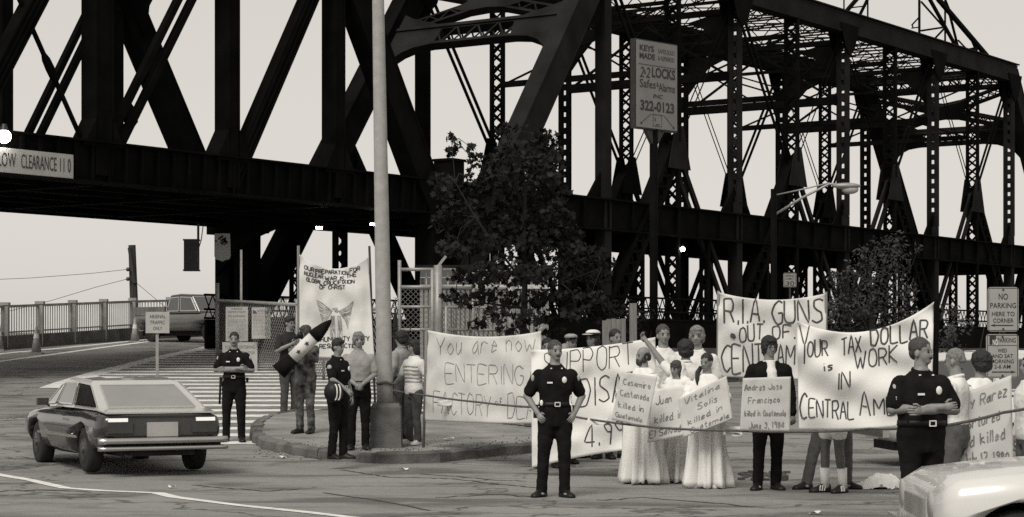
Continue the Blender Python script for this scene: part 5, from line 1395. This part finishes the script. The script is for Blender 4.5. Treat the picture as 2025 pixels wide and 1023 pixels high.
# -- people behind the banners
def behind(px, Y, top, label, **kw):
    p, H = stand(px, Y, top); return person(label, p, H, **kw), p, H
o, p, H = behind(1130, 31.5, 660, 'person in a flat cap showing only above the support banner', yaw=20, shirt='tee_dark', trousers='jeans', hair='short', vox=.014, head=(10, 6))
def cap_(o, H, m, brim, name):
    t = MB(); t.ell(Vector((0, .010, .975)) * H, (.054 * H, .064 * H, .026 * H), 16, 8); c = obj(name, t.mesh(name, M[m], True), o)
    t = MB(); t.ell(Vector((0, -.060, .962)) * H, (.045 * H, .040 * H, .005 * H), 14, 6); obj('brim', t.mesh('brim', M[brim], True), c)
cap_(o, H, 'shirt_l', 'black', 'cap')
o, p, H = behind(1171, 31.0, 652, 'woman in a white crowned sun hat behind the support banner', yaw=-40, shirt='tee_dark', trousers='jeans', hair='long', vox=.014)
cap_(o, H, 'shirt_w', 'shirt_w', 'hat')
t = MB(); t.tube([Vector((.052 * math.cos(a), .01 + .062 * math.sin(a), .966)) * H for a in [i * math.pi / 10 for i in range(21)]], .010 * H, 6); obj('hat_band', t.mesh('hat_band', M['tee_dark'], True), o)
behind(1117, 30.0, 677, 'bald headed person just showing over the support banner edge', yaw=10, shirt='shirt_l', trousers='jeans', hair='bald', vox=.014)
behind(1218, 31.0, 650, 'dark haired man looking over the support banner beside the stake', yaw=30, shirt='shirt_l', trousers='jeans', hair='short', vox=.014)
behind(1312, 28.0, 641, 'short haired man in open necked white shirt behind the bearded man', yaw=14, shirt='shirt_w', trousers='jeans', hair='short', hm='hair_b', vox=.012, bulk=1.05)
behind(1378, 27.4, 644, 'fair haired youth in white tee shirt behind the robed marchers', yaw=-12, arms='down', shirt='shirt_w', trousers='jeans', hair='mop', hm='hair_l', vox=.012)
p, H = stand(1356, 26.7, 672)
A_ = {-1: ((.14, -.03, .64), (.10, -.12, .62)), 1: ((.175, -.055, .87), (.26, -.10, .985))}
A_ = {1: ((.155, -.06, .83), (.27, -.09, .985)), -1: ((-.14, -.03, .64), (-.10, -.12, .62))}
person('dark haired marcher seen from behind holding up the banner corner', p, H, 180, A_, 'shirt_w', 'short', 'grey_tr', 'leather', hair='curly', vox=.012, tuck=False)
p, H = stand(1082, 29.2, 668)
A_ = {-1: ((-.14, -.03, .90), (-.06, -.06, 1.04)), 1: ((.142, .012, .635), (.150, -.02, .495))}
person('marcher behind the lone officer holding up the factory banner corner', p, H, 0, A_, 'tee_dark', 'short', 'jeans', 'leather', hair='short', vox=.014)
p, H = stand(858, 31.6, 668)
person('marcher hidden behind the factory banner holding its edge', p, H, 0, 'hold', 'shirt_l', 'short', 'jeans', 'leather', vox=.016) if False else None
# -- robed marchers
p, H = who(1272, 957, 684)
person('balding bearded man in a white robe holding up his poster', p, H, -52, 'hold', None, 'short', 'grey_tr', 'leather', hair='bald', beard=True, robe='robe', head=(-14, 2), vox=.011, seed=1)
p, H = stand(1338, 26.3, 712)
o = person('robed marcher with downcast face between the bearded man and the woman', p, H, -35, 'hold', None, 'short', 'grey_tr', 'leather', hair='long', hm='hair_b', robe='robe', vox=.012, seed=5, head=(-10, 8))
t = MB(); RMv = Matrix.Rotation(R(-10), 3, 'Z')
for c, r in (((0, .030, .945), (.056, .056, .058)), ((.046, .028, .885), (.022, .045, .07)), ((-.046, .028, .885), (.022, .045, .07)), ((0, .06, .87), (.07, .03, .09)), ((.07, .02, .81), (.05, .06, .05)), ((-.07, .02, .81), (.05, .06, .05))): t.ell(Vector(c) * H, tuple(x * H for x in r), 14, 10)
vm = remesh(t, M['robe'], .012, 3, (wr_tex, .03)); vm.name = 'veil'; obj('veil', vm, o)
p, H = who(1398, 965, 697)
o = person('woman in a white robe with dark hair tied over her shoulder', p, H, -18, 'hold', None, 'short', 'grey_tr', 'shoe_w', hair='tied', robe='robe', vox=.011, seed=9, head=(-16, 6))
t = MB(); t.tube([Vector((-.045, -.005, .89)) * H, Vector((-.062, -.035, .85)) * H, Vector((-.060, -.06, .80)) * H, Vector((-.055, -.075, .76)) * H], [.016 * H, .019 * H, .016 * H, .005 * H], 10); obj('ponytail', t.mesh('ponytail', M['hair_d'], True), o)
p, H = who(1521, 969, 664)
person('bespectacled man in dark jacket and white shirt behind his poster', p, H, 6, 'down', None, 'long', 'black', 'leather', hair='mop', glasses=True, jacket='black', head=(14, 4), vox=.011, feet={-1: (-.075, .0), 1: (.05, .02)}, toes={-1: -16, 1: 0})
# -- legs below the tax banner
p, H = stand(1648, 24.5, 660)
o = person('marcher in shorts, white socks and striped sneakers behind the tax banner', p, H, -60, 'hold', 'shirt_w', 'short', 'shirt_w', 'leather', skin='skin_dark', shorts=True, vox=.012, stance=.05, feet={-1: (-.05, -.03), 1: (.05, .03)})
for s, f_ in ((-1, (-.05, -.03)), (1, (.05, .03))):
    t = MB(); t.tube([Vector((f_[0], f_[1] + .006, .03)) * H, Vector((f_[0], f_[1] + .002, .10)) * H, Vector((f_[0] * 1.0, f_[1] * .9, .155)) * H], [.027 * H, .029 * H, .033 * H], 14); obj('sock', t.mesh('sock', M['shirt_w'], True), o)
for s, f_ in ((-1, (-.05, -.03)), (1, (.05, .03))):
    for k in range(3):
        t = MB(); rot = Matrix.Rotation(R(s * 14), 3, 'Z')
        a = rot @ Vector((.027, -.015 - k * .016, .012)) + Vector((f_[0], f_[1], 0)); b_ = rot @ Vector((.020, -.003 - k * .016, .046)) + Vector((f_[0], f_[1], 0))
        t.bar(a * H, b_ * H, .012, .012, (1, 0, 0)); obj('sneaker_stripe', t.mesh('sneaker_stripe', M['shirt_w']), o)
p, H = stand(1652, 25.1, 664)
person('striding marcher in dark trousers behind the tax banner', p, H, 0, 'hold', 'shirt_l', 'short', 'grey_tr', 'leather', vox=.014, feet={-1: (-.19, -.01), 1: (.085, .03)}, toes={-1: -50, 1: 40})
# -- at the right, behind the sergeant
p, H = stand(1888, 19.6, 688)
A_ = {-1: ((-.13, -.05, .655), (-.03, -.14, .66)), 1: ((.14, -.04, .655), (.09, -.14, .62))}
person('fair haired woman in white blouse turned away behind the sergeant', p, H, -118, A_, 'shirt_w', 'long', 'grey_tr', 'leather', hair='tied', hm='hair_l', vox=.011, head=(-6, 6))
p, H = stand(1938, 20.4, 694)
person('dark curly haired marcher wrapped in a lettered white sheet', p, H, -150, 'hold', None, 'short', 'grey_tr', 'leather', hair='curly', robe='robe', vox=.012, seed=21)
p, H = stand(2034, 20.8, 700)
person('marcher in white top and grey trousers beyond the parking sign', p, H, -80, 'down', 'shirt_w', 'long', 'grey_tr', 'leather', hair='short', vox=.013, tuck=False)
# ================================================================== BANNERS, POSTERS, ROPE
# hand lettering: strokes on a 0-8 grid
GL = {'A': '00 48 80|23 63', 'B': '00 08|08 58 77 65 44 04|44 75 82 60 00', 'C': '87 58 27 04 21 50 81', 'D': '00 08|08 58 84 50 00', 'E': '80 00 08 88|04 64', 'F': '00 08 88|04 64', 'G': '87 58 27 04 21 50 81 84 54', 'H': '00 08|80 88|04 84',
 'I': '40 48', 'J': '88 82 60 20 02', 'K': '00 08|88 04 80', 'L': '08 00 80', 'M': '00 08 43 88 80', 'N': '00 08 80 88', 'O': '48 17 04 11 40 71 84 77 48', 'P': '00 08|08 68 86 64 04', 'Q': '48 17 04 11 40 71 84 77 48|52 90', 'R': '00 08|08 68 86 64 04|44 80',
 'S': '87 58 17 15 44 73 81 40 01', 'T': '40 48|08 88', 'U': '08 02 20 60 82 88', 'V': '08 40 88', 'W': '08 20 45 60 88', 'X': '08 80|00 88', 'Y': '08 44 88|44 40', 'Z': '08 88 00 80',
 'a': '75 44 12 11 30 62 75 71 80', 'b': '08 00|04 35 63 50 01', 'c': '74 45 12 20 71', 'd': '78 70|74 45 12 20 71', 'e': '13 73 64 45 22 20 71', 'f': '77 58 37 30|14 64', 'g': '75 44 12 11 30 62 75 7- ', 'h': '08 00|03 35 64 60', 'i': '45 40|47 48', 'j': '55 50|57 58', 'k': '08 00|65 03 70',
 'l': '48 40', 'm': '05 00|03 24 44 40|43 64 84 80', 'n': '05 00|03 35 64 60', 'o': '45 13 12 40 72 73 45', 'p': '05 00', 'r': '05 00|03 35 74', 's': '74 35 14 62 50 10', 't': '48 41 70|15 75', 'u': '05 01 30 62|65 60', 'v': '05 40 85', 'w': '05 20 43 60 85', 'y': '05 42|75 20', 'x': '05 70|00 75', 'z': '05 75 00 70',
 '0': '48 16 12 40 72 76 48', '1': '40 48 26', '2': '07 38 77 65 00 80', '3': '07 48 76 45 73 50 01', '4': '60 68 02 82', '5': '88 08 05 55 82 50 01', '6': '78 24 01 50 72 54 12', '7': '08 88 30', '8': '48 16 45 73 40 12 45 76 48', '9': '75 45 17 48 77 70', '.': '40 41', ',': '41 3-', "'": '48 46', '-': '14 74', '&': '80 17 48 66 12 30 83', ':': '41 42|45 46'}
WID = {'I': .35, 'l': .3, 'i': .3, '.': .3, ',': .3, "'": .3, '1': .5, 'M': 1.15, 'W': 1.2, 'm': 1.1, 'w': 1.1, 'j': .4, 't': .7, 'f': .7, 'r': .75, ' ': .55}
def strokes(txt, rr, jit=.35):
    """-> list of polylines in a line box (x from 0, height 0..1), and the line's width"""
    x = 0; out = []
    for ch in txt:
        w = WID.get(ch, .85 if ch.isupper() or ch.isdigit() else .72)
        if ch in GL:
            dy = rr.uniform(-.04, .04); sk = rr.uniform(-.06, .06); sc = rr.uniform(.92, 1.06)
            for st in GL[ch].split('|'):
                pts = []
                for pr2 in st.split():
                    if '-' in pr2[1:]: px_, py_ = int(pr2[0]), -2
                    else: px_, py_ = int(pr2[0]), int(pr2[1])
                    px_ += rr.uniform(-jit, jit); py_ += rr.uniform(-jit, jit)
                    yy = py_ / 8 * sc + dy; pts.append((x + (px_ / 8) * w * .78 + sk * yy, yy))
                out.append(smooth_line(pts))
        x += w
    return out, x
def smooth_line(p, k=4):
    if len(p) < 3: return [tuple(a + (b - a) * i / 4 for a, b in zip(p[0], p[-1])) for i in range(5)]
    o = []
    for i in range(len(p) - 1):
        p0, p1, p2, p3 = p[max(i - 1, 0)], p[i], p[i + 1], p[min(i + 2, len(p) - 1)]
        for j in range(k):
            t = j / k; o.append(tuple(.5 * (2 * b + (c - a) * t + (2 * a - 5 * b + 4 * c - d) * t * t + (3 * b - a - 3 * c + d) * t ** 3) * .6 + (b + (c - b) * t) * .4 for a, b, c, d in zip(p0, p1, p2, p3)))
    o.append(p[-1]); return o
class Cloth:
    """hung cloth: corner pixels with distances (TL, TR, BR, BL), a sagging top edge and real folds"""
    def __init__(s, c, sag=0, sagb=0, amp=.02, seed=0, fx=3.0, fy=1.2, pull=.0, ripple=0.0):
        s.c, s.sag, s.sagb, s.amp, s.seed, s.fx, s.fy, s.pull, s.ripple = c, sag, sagb, amp, seed, fx, fy, pull, ripple
    def inv(s, px, py):
        (x0, y0, _), (x1, y1, _), (x2, y2, _), (x3, y3, _) = s.c; u = v = .5
        for _ in range(12):
            xl, xr = x0 + (x3 - x0) * v, x1 + (x2 - x1) * v; u = (px - xl) / (xr - xl)
            h = 4 * u * (1 - u); yt, yb = y0 + (y1 - y0) * u, y3 + (y2 - y3) * u
            vv = (py - s.sag * h * max(0, 1 - v) ** 1.5 - s.sagb * h * v - yt) / (yb - yt); v = .5 * v + .5 * vv
        return u, v
    def P(s, u, v, off=0.0):
        (x0, y0, d0), (x1, y1, d1), (x2, y2, d2), (x3, y3, d3) = s.c
        bl = lambda a, b, c, d: (a * (1 - u) + b * u) * (1 - v) + (d * (1 - u) + c * u) * v
        px, py, Y = bl(x0, x1, x2, x3), bl(y0, y1, y2, y3), bl(d0, d1, d2, d3)
        h = 4 * u * (1 - u); py += s.sag * h * (1 - v) ** 1.5 + s.sagb * h * v
        n = mnoise.noise(Vector((u * s.fx + s.seed, v * s.fy * 2, s.seed * 3.7))) + .5 * mnoise.noise(Vector((u * s.fx * 2.3 + s.seed, v * s.fy * 4 + 5, 1.3)))
        Y += s.amp * n * 2
        # drag folds running down from the two tied corners
        if s.pull: Y += s.pull * (math.sin((u * 1.2 + v) * 17) * math.exp(-3 * (u + v)) + math.sin(((1 - u) * 1.2 + v) * 17) * math.exp(-3 * (1 - u + v)) + .35 * math.sin((v * 1.0 - u * .5) * 14))
        if s.ripple: Y += s.ripple * math.sin(u * 26 + 2 * v + s.seed)
        return at(px, py, Y - off)
def cloth_mesh(cl, nu=60, nv=40, th=.006):
    q = MB(); A_ = [cl.P(i / nu, j / nv) for j in range(nv + 1) for i in range(nu + 1)]; B_ = [p + Vector((0, th, 0)) for p in A_]
    n = nu + 1; N = len(A_); fs = [(j * n + i, (j + 1) * n + i, (j + 1) * n + i + 1, j * n + i + 1) for j in range(nv) for i in range(nu)]
    bk = [tuple(k + N for k in reversed(f)) for f in fs]
    rim = [j * n for j in range(nv + 1)] + [nv * n + i for i in range(1, nu + 1)] + [j * n + nu for j in range(nv - 1, -1, -1)] + [i for i in range(nu - 1, 0, -1)]
    ed = [(rim[k], rim[k] + N, rim[(k + 1) % len(rim)] + N, rim[(k + 1) % len(rim)]) for k in range(len(rim))]
    q.add(A_ + B_, fs + bk + ed); return q
def ribbon(q, cl, pts, w, off=.006):
    """flat painted stroke following the cloth; pts in (u, v)"""
    P_ = [cl.P(max(0, min(1, u)), max(0, min(1, v)), off) for u, v in pts]; vs = []
    for i, p in enumerate(P_):
        d = P_[min(i + 1, len(P_) - 1)] - P_[max(i - 1, 0)]; s = Vector((-d.z, 0, d.x)); s = s.normalized() * w / 2 if s.length > 1e-6 else Vector((w / 2, 0, 0))
        vs += [p - s, p + s]
    q.add(vs, [(2 * i, 2 * i + 1, 2 * i + 3, 2 * i + 2) for i in range(len(P_) - 1)])
def letter(q, cl, lines, rr, w, jit=.35):
    """lines: (text, x0, y0, x1, y1, height[, stroke]) in photo pixels on the cloth: baseline start and end, letter height"""
    for (txt, u0, v0, u1, v1, h, *ww) in lines:
        st, W_ = strokes(txt, rr, jit)
        for s in st: ribbon(q, cl, [cl.inv(u0 + (u1 - u0) * x / W_, v0 + (v1 - v0) * x / W_ - y * h) for x, y in s], ww[0] if ww else w)
def blot(q, c, rr):
    for k in range(8): ribbon(q, c, [(.115 + .02 * rr.random(), .47 + .05 * rr.random()), (.15 + .01 * rr.random(), .49 + .03 * rr.random())], .05)
def banner(name, label, cat, cl, lines, m, ink, w, poles=(), seed=0, nu=60, nv=40, more=None, jit=.35):
    p0 = cl.P(.5, 1); t = thing(name, label, cat, (p0.x, p0.y, p0.z)); rr = random.Random(seed)
    cloth_mesh(cl, nu, nv).build('sheet' if cat == 'banner' else 'card', M[m], t, True)
    q = MB(); letter(q, cl, lines, rr, w, jit)
    if more is blot: more(q, cl, rr)
    elif more:
        q2 = MB(); more(q2, cl, rr); tag(q2.build('painted_figure', mat('thin_paint', .30, .9, .6, 12), t, fix=False), kind='stuff')
    if q.v: tag(q.build('lettering', M[ink], t, fix=False), kind='stuff')
    for (u, x_off, top, foot, r, mm) in poles:
        a = cl.P(u, 0); b_ = cl.P(u, 1); d = .03
        q = MB(); z0 = ground_z(b_.x + x_off, b_.y) if foot is None else b_.z + foot
        q.tube([Vector((b_.x + x_off, b_.y + d, z0)), Vector((a.x + x_off, a.y + d, a.z + top))], r, 8); q.build('pole', M[mm], t, True)
    return t
# You are now entering a factory of death
cl = Cloth([(846, 653, 31.0), (1070, 655, 28.6), (1068, 838, 28.4), (840, 832, 31.0)], 12, 2, .03, 2, 2.5, 1.2, .05)
banner('protest_banner', 'white sheet banner about entering a factory, beside the lamp post', 'banner', cl,
   [('You are now', 863, 703, 1064, 694, 37), ('ENTERING', 881, 756, 1040, 763, 38), ('A', 1046, 764, 1062, 764, 34), ('FACTORY', 857, 816, 974, 823, 41), ('of', 979, 801, 995, 802, 14), ('DEATH', 1004, 827, 1098, 832, 46)], 'sheet2', 'pencil', .014, [(0, -.02, .0, None, .022, 'wood')], 3)
# Support disarmament
cl = Cloth([(1050, 692, 27.6), (1296, 667, 26.9), (1300, 884, 26.9), (1052, 926, 27.6)], 6, -6, .05, 6, 2.5, 1.5, .06)
banner('protest_banner', 'white sheet banner calling for disarmament behind the lone officer', 'banner', cl,
   [('SUPPORT', 1074, 743, 1258, 721, 44), ('DISARM', 1146, 804, 1300, 782, 52, .019), ('4.99', 1157, 886, 1240, 874, 42, .018)], 'sheet', 'marker', .013, (), 5)
# RIA guns out of Central America
cl = Cloth([(1421, 578, 29.5), (1634, 580, 29.0), (1634, 752, 29.0), (1419, 746, 29.5)], 14, 0, .03, 9, 2.5, 1.0, .045)
banner('protest_banner', 'white sheet banner about guns out of Central America, highest of the sheets', 'banner', cl,
   [('R.I.A.', 1433, 639, 1516, 639, 50, .026), ('GUNS', 1526, 643, 1632, 636, 46, .026), ('OUT', 1463, 677, 1512, 671, 32, .022), ('OF.', 1527, 671, 1576, 669, 28, .022), ('CENTR', 1427, 737, 1536, 735, 56, .024), ('AM', 1538, 722, 1576, 721, 42, .02)], 'sheet2', 'marker', .02, [(0, .0, .02, None, .02, 'wood'), (1, .0, .02, None, .02, 'wood')], 7, more=blot)
# Your tax dollars at work
cl = Cloth([(1576, 634, 23.9), (1847, 597, 23.3), (1842, 836, 23.4), (1580, 850, 23.9)], 40, 6, .03, 13, 2.2, 1.2, .075)
banner('protest_banner', 'white sheet banner about your tax dollars with a drooping top hem', 'banner', cl,
   [('Y', 1581, 717, 1606, 717, 70), ('OUR', 1597, 706, 1640, 704, 31), ('TAX', 1664, 703, 1706, 695, 34), ('DOLLAR', 1722, 684, 1838, 668, 36, .021), ('is', 1628, 735, 1652, 729, 16), ('WORK', 1690, 731, 1778, 716, 36), ('IN', 1655, 772, 1684, 766, 32), ('C', 1581, 831, 1600, 831, 52, .02), ('ENTRAL', 1600, 826, 1692, 829, 36), ('A', 1700, 825, 1726, 822, 48), ('MERICA', 1728, 822, 1842, 818, 36)], 'sheet', 'marker', .017, [(1, .035, .03, None, .032, 'steel')], 11)
# painted cloth between two poles
cl = Cloth([(592, 503, 38.5), (728, 508, 38.5), (740, 706, 38.3), (592, 706, 38.5)], 26, 2, .04, 17, 3.0, 1.0, .05)
def figure(q, c, rr):
    for s in (-1, 1):                      # spread wings and drapery of the winged figure, in loose brush strokes
        for k in range(16):
            a = k / 15; x0, y0 = .5 + s * (.04 + .05 * a), .50 + .05 * a; x1, y1 = .5 + s * (.26 - .10 * a), .40 + .30 * a
            ribbon(q, c, smooth_line([(x0, y0), ((x0 + x1) / 2 + s * .02, (y0 + y1) / 2 + .03 * rr.uniform(-1, 1)), (x1, y1)]), .010 + .012 * rr.random())
        for k in range(7):
            x = .5 + s * rr.uniform(.01, .07); ribbon(q, c, smooth_line([(x, .55), (x + s * rr.uniform(0, .03), .68), (x - s * rr.uniform(-.02, .04), .82)]), .012)
    for k in range(14):
        u, v = .495 + rr.gauss(0, .016), .475 + rr.gauss(0, .012); ribbon(q, c, [(u, v), (u + .02, v + .012)], .035)
banner('painted_banner', 'painted cloth banner with a winged figure between two poles', 'banner', cl,
   [('OUR', 602, 532, 622, 539, 7.5), ('PREPARATION', 624, 540, 690, 544, 7.5), ('FOR', 692, 540, 713, 534, 7.5), ('NUCLEAR', 602, 544, 640, 552, 7.5), ('WAR IS', 643, 554, 682, 555, 7.5), ('THE', 685, 551, 706, 546, 7.5), ('GLOBAL', 606, 556, 638, 563, 7.5), ('CRUCIFIXION', 640, 564, 702, 560, 7.5), ('OF CHRIST', 632, 572, 684, 572, 7.5), ('HUMANITY UNITY', 634, 676, 732, 674, 9), ('RESURRECTION', 632, 689, 712, 688, 8)], 'sheet2', 'marker', .018, [(0, -.02, .16, None, .026, 'wood'), (1, .02, .2, None, .022, 'wood_dark')], 13, 60, 60, figure, .15)

# posters held by the marchers
def poster(label, c, lines, seed, amp=.008, m='card', ink='pencil', w=.010, sag=0): 
    cl = Cloth(c, sag, 0, amp, seed, 1.5, 1.0, .006); return banner('poster', label, 'poster', cl, lines, m, ink, w, (), seed, 24, 20)
poster('pale hand lettered poster held before the bearded robed man', [(1229, 735, 25.35), (1300, 746, 25.3), (1279, 846, 25.2), (1209, 830, 25.25)], [('Casamiro', 1232.5, 760.2, 1287.7, 769.8, 11.6), ('Castaneda', 1226.5, 781.9, 1284.3, 792.9, 11.6), ('killed in', 1223.0, 805.2, 1275.0, 816.0, 11.6), ('Guatemala', 1217.6, 824.0, 1270.9, 835.8, 9.9)], 21)
poster('white hand lettered poster hanging low between the robed pair', [(1292, 770, 25.75), (1372, 762, 25.7), (1372, 858, 25.6), (1280, 876, 25.65)], [('Juan', 1296.8, 800.7, 1330.3, 794.3, 15.5), ('killed in', 1294.6, 838.2, 1352.8, 824.6, 15.5), ('El Salvador', 1284.6, 866.8, 1364.8, 847.8, 13.7)], 23, m='card_w')
poster('tilted grey poster with a name held by the robed woman', [(1341, 790, 25.0), (1437, 743, 24.9), (1449, 829, 24.8), (1352, 866, 24.9)], [('Vitalina', 1352.8, 800.7, 1425.9, 766.5, 11.7), ('Solis', 1378.9, 810.5, 1421.3, 791.9, 11.7), ('killed in', 1360.7, 841.5, 1431.9, 808.8, 11.0), ('Guatemala', 1365.0, 857.0, 1443.3, 824.9, 10.3)], 25)
poster('square poster naming a man killed in June, held by the jacketed man', [(1469, 748, 24.45), (1564, 745, 24.4), (1562, 854, 24.4), (1463, 852, 24.45)], [('Andres Jose', 1472.4, 772.9, 1548.2, 769.3, 11.8), ('Francisco', 1479.7, 797.8, 1543.7, 795.3, 11.8), ('killed in Guatemala', 1472.5, 822.9, 1554.8, 822.3, 10.9), ('June 3, 1984', 1481.1, 847.1, 1552.3, 846.2, 11.8)], 27)
poster('large pale poster naming a woman killed in July, beside the sign post', [(1868, 792, 19.7), (2000, 742, 19.6), (2004, 922, 19.5), (1886, 922, 19.6)], [('Mary Rarez', 1880.4, 823.6, 1994.3, 780.0, 22.4), ('tortured', 1904.5, 851.5, 1979.2, 829.7, 19.8), ('and killed', 1893.8, 889.6, 1990.5, 866.0, 21.1), ('July 12, 1980', 1904.4, 917.9, 1997.8, 911.4, 19.8)], 29, w=.012)
for lab, c in (('small white leaflet hanging on the rope before the disarmament sheet', [(1163, 826, 26.2), (1206, 826, 26.2), (1196, 839, 26.1), (1160, 837, 26.1)]), ('small printed leaflet clipped to the rope beside the square poster', [(1433, 840, 24.9), (1471, 843, 24.9), (1468, 863, 24.9), (1430, 860, 24.9)]),
               ('pale sheet of paper tied on the rope across the factory sheet', [(866, 786, 30.4), (896, 782, 30.4), (894, 802, 30.4), (864, 802, 30.4)])):
    cl = Cloth(c, 2, 2, .01, len(lab), 2, 2, .004); banner('leaflet', lab, 'leaflet', cl, [('mmnm nmm', 1436, 851, 1466, 854, 5), ('nmm mnm', 1436, 857, 1464, 860, 4)] if 'printed' in lab else [], 'card_w', 'pencil', .01, (), 3, 12, 8)

# the rope line
rp = [at(772, 771, 32.7), at(842, 782, 30.6), at(950, 796, 29.0), at(1060, 806, 27.0), at(1150, 827, 26.4), at(1300, 846, 24.7), at(1460, 852, 24.6), at(1600, 854, 23.7), at(1720, 848, 23.1), at(1800, 846, 18.9), at(1880, 840, 18.9), at(1984, 816, 19.3), at(2080, 797, 20.6)]
pts = []
for i in range(len(rp) - 1):
    n = 6
    for k in range(n):
        u = k / n; p = rp[i].lerp(rp[i + 1], u); p.z -= .008 * math.sin(u * math.pi); pts.append(p)
pts.append(rp[-1]); q = MB(); q.tube(pts, .014, 6)
tag(q.build('rope', M['rope'], None, True), 'dark rope strung from the lamp post past the banners', 'rope')

# crumpled sheet dropped in the road
c0 = ghit(1735, 966); q = MB(); nu, nv = 40, 20; vs = []
for j in range(nv + 1):
    for i in range(nu + 1):
        u, v = i / nu * 2 - 1, j / nv * 2 - 1; r_ = math.hypot(u, v)
        h = max(0, 1 - r_ * .95) ** .6 * .17 * (1 + .5 * u) + .05 * abs(mnoise.noise(Vector((u * 3.5, v * 3.5, 2.2)))) + .03 * mnoise.noise(Vector((u * 8, v * 8, 4)))
        e = 1 + .18 * mnoise.noise(Vector((u * 2, v * 2, 9)))
        k = 1 / max(1, r_); vs.append(c0 + Vector((u * k * .29 * e, v * k * .22 * e, max(.004, h))))
q.add(vs, [(j * (nu + 1) + i, j * (nu + 1) + i + 1, (j + 1) * (nu + 1) + i + 1, (j + 1) * (nu + 1) + i) for j in range(nv) for i in range(nu)])
tag(q.build('crumpled_sheet', M['sheet'], None, True, fix=False), 'crumpled white sheet lying in the road below the tax banner', 'cloth')
q = MB(); p_ = ghit(1613, 866); 
bpy.data.scenes.remove(scratch)
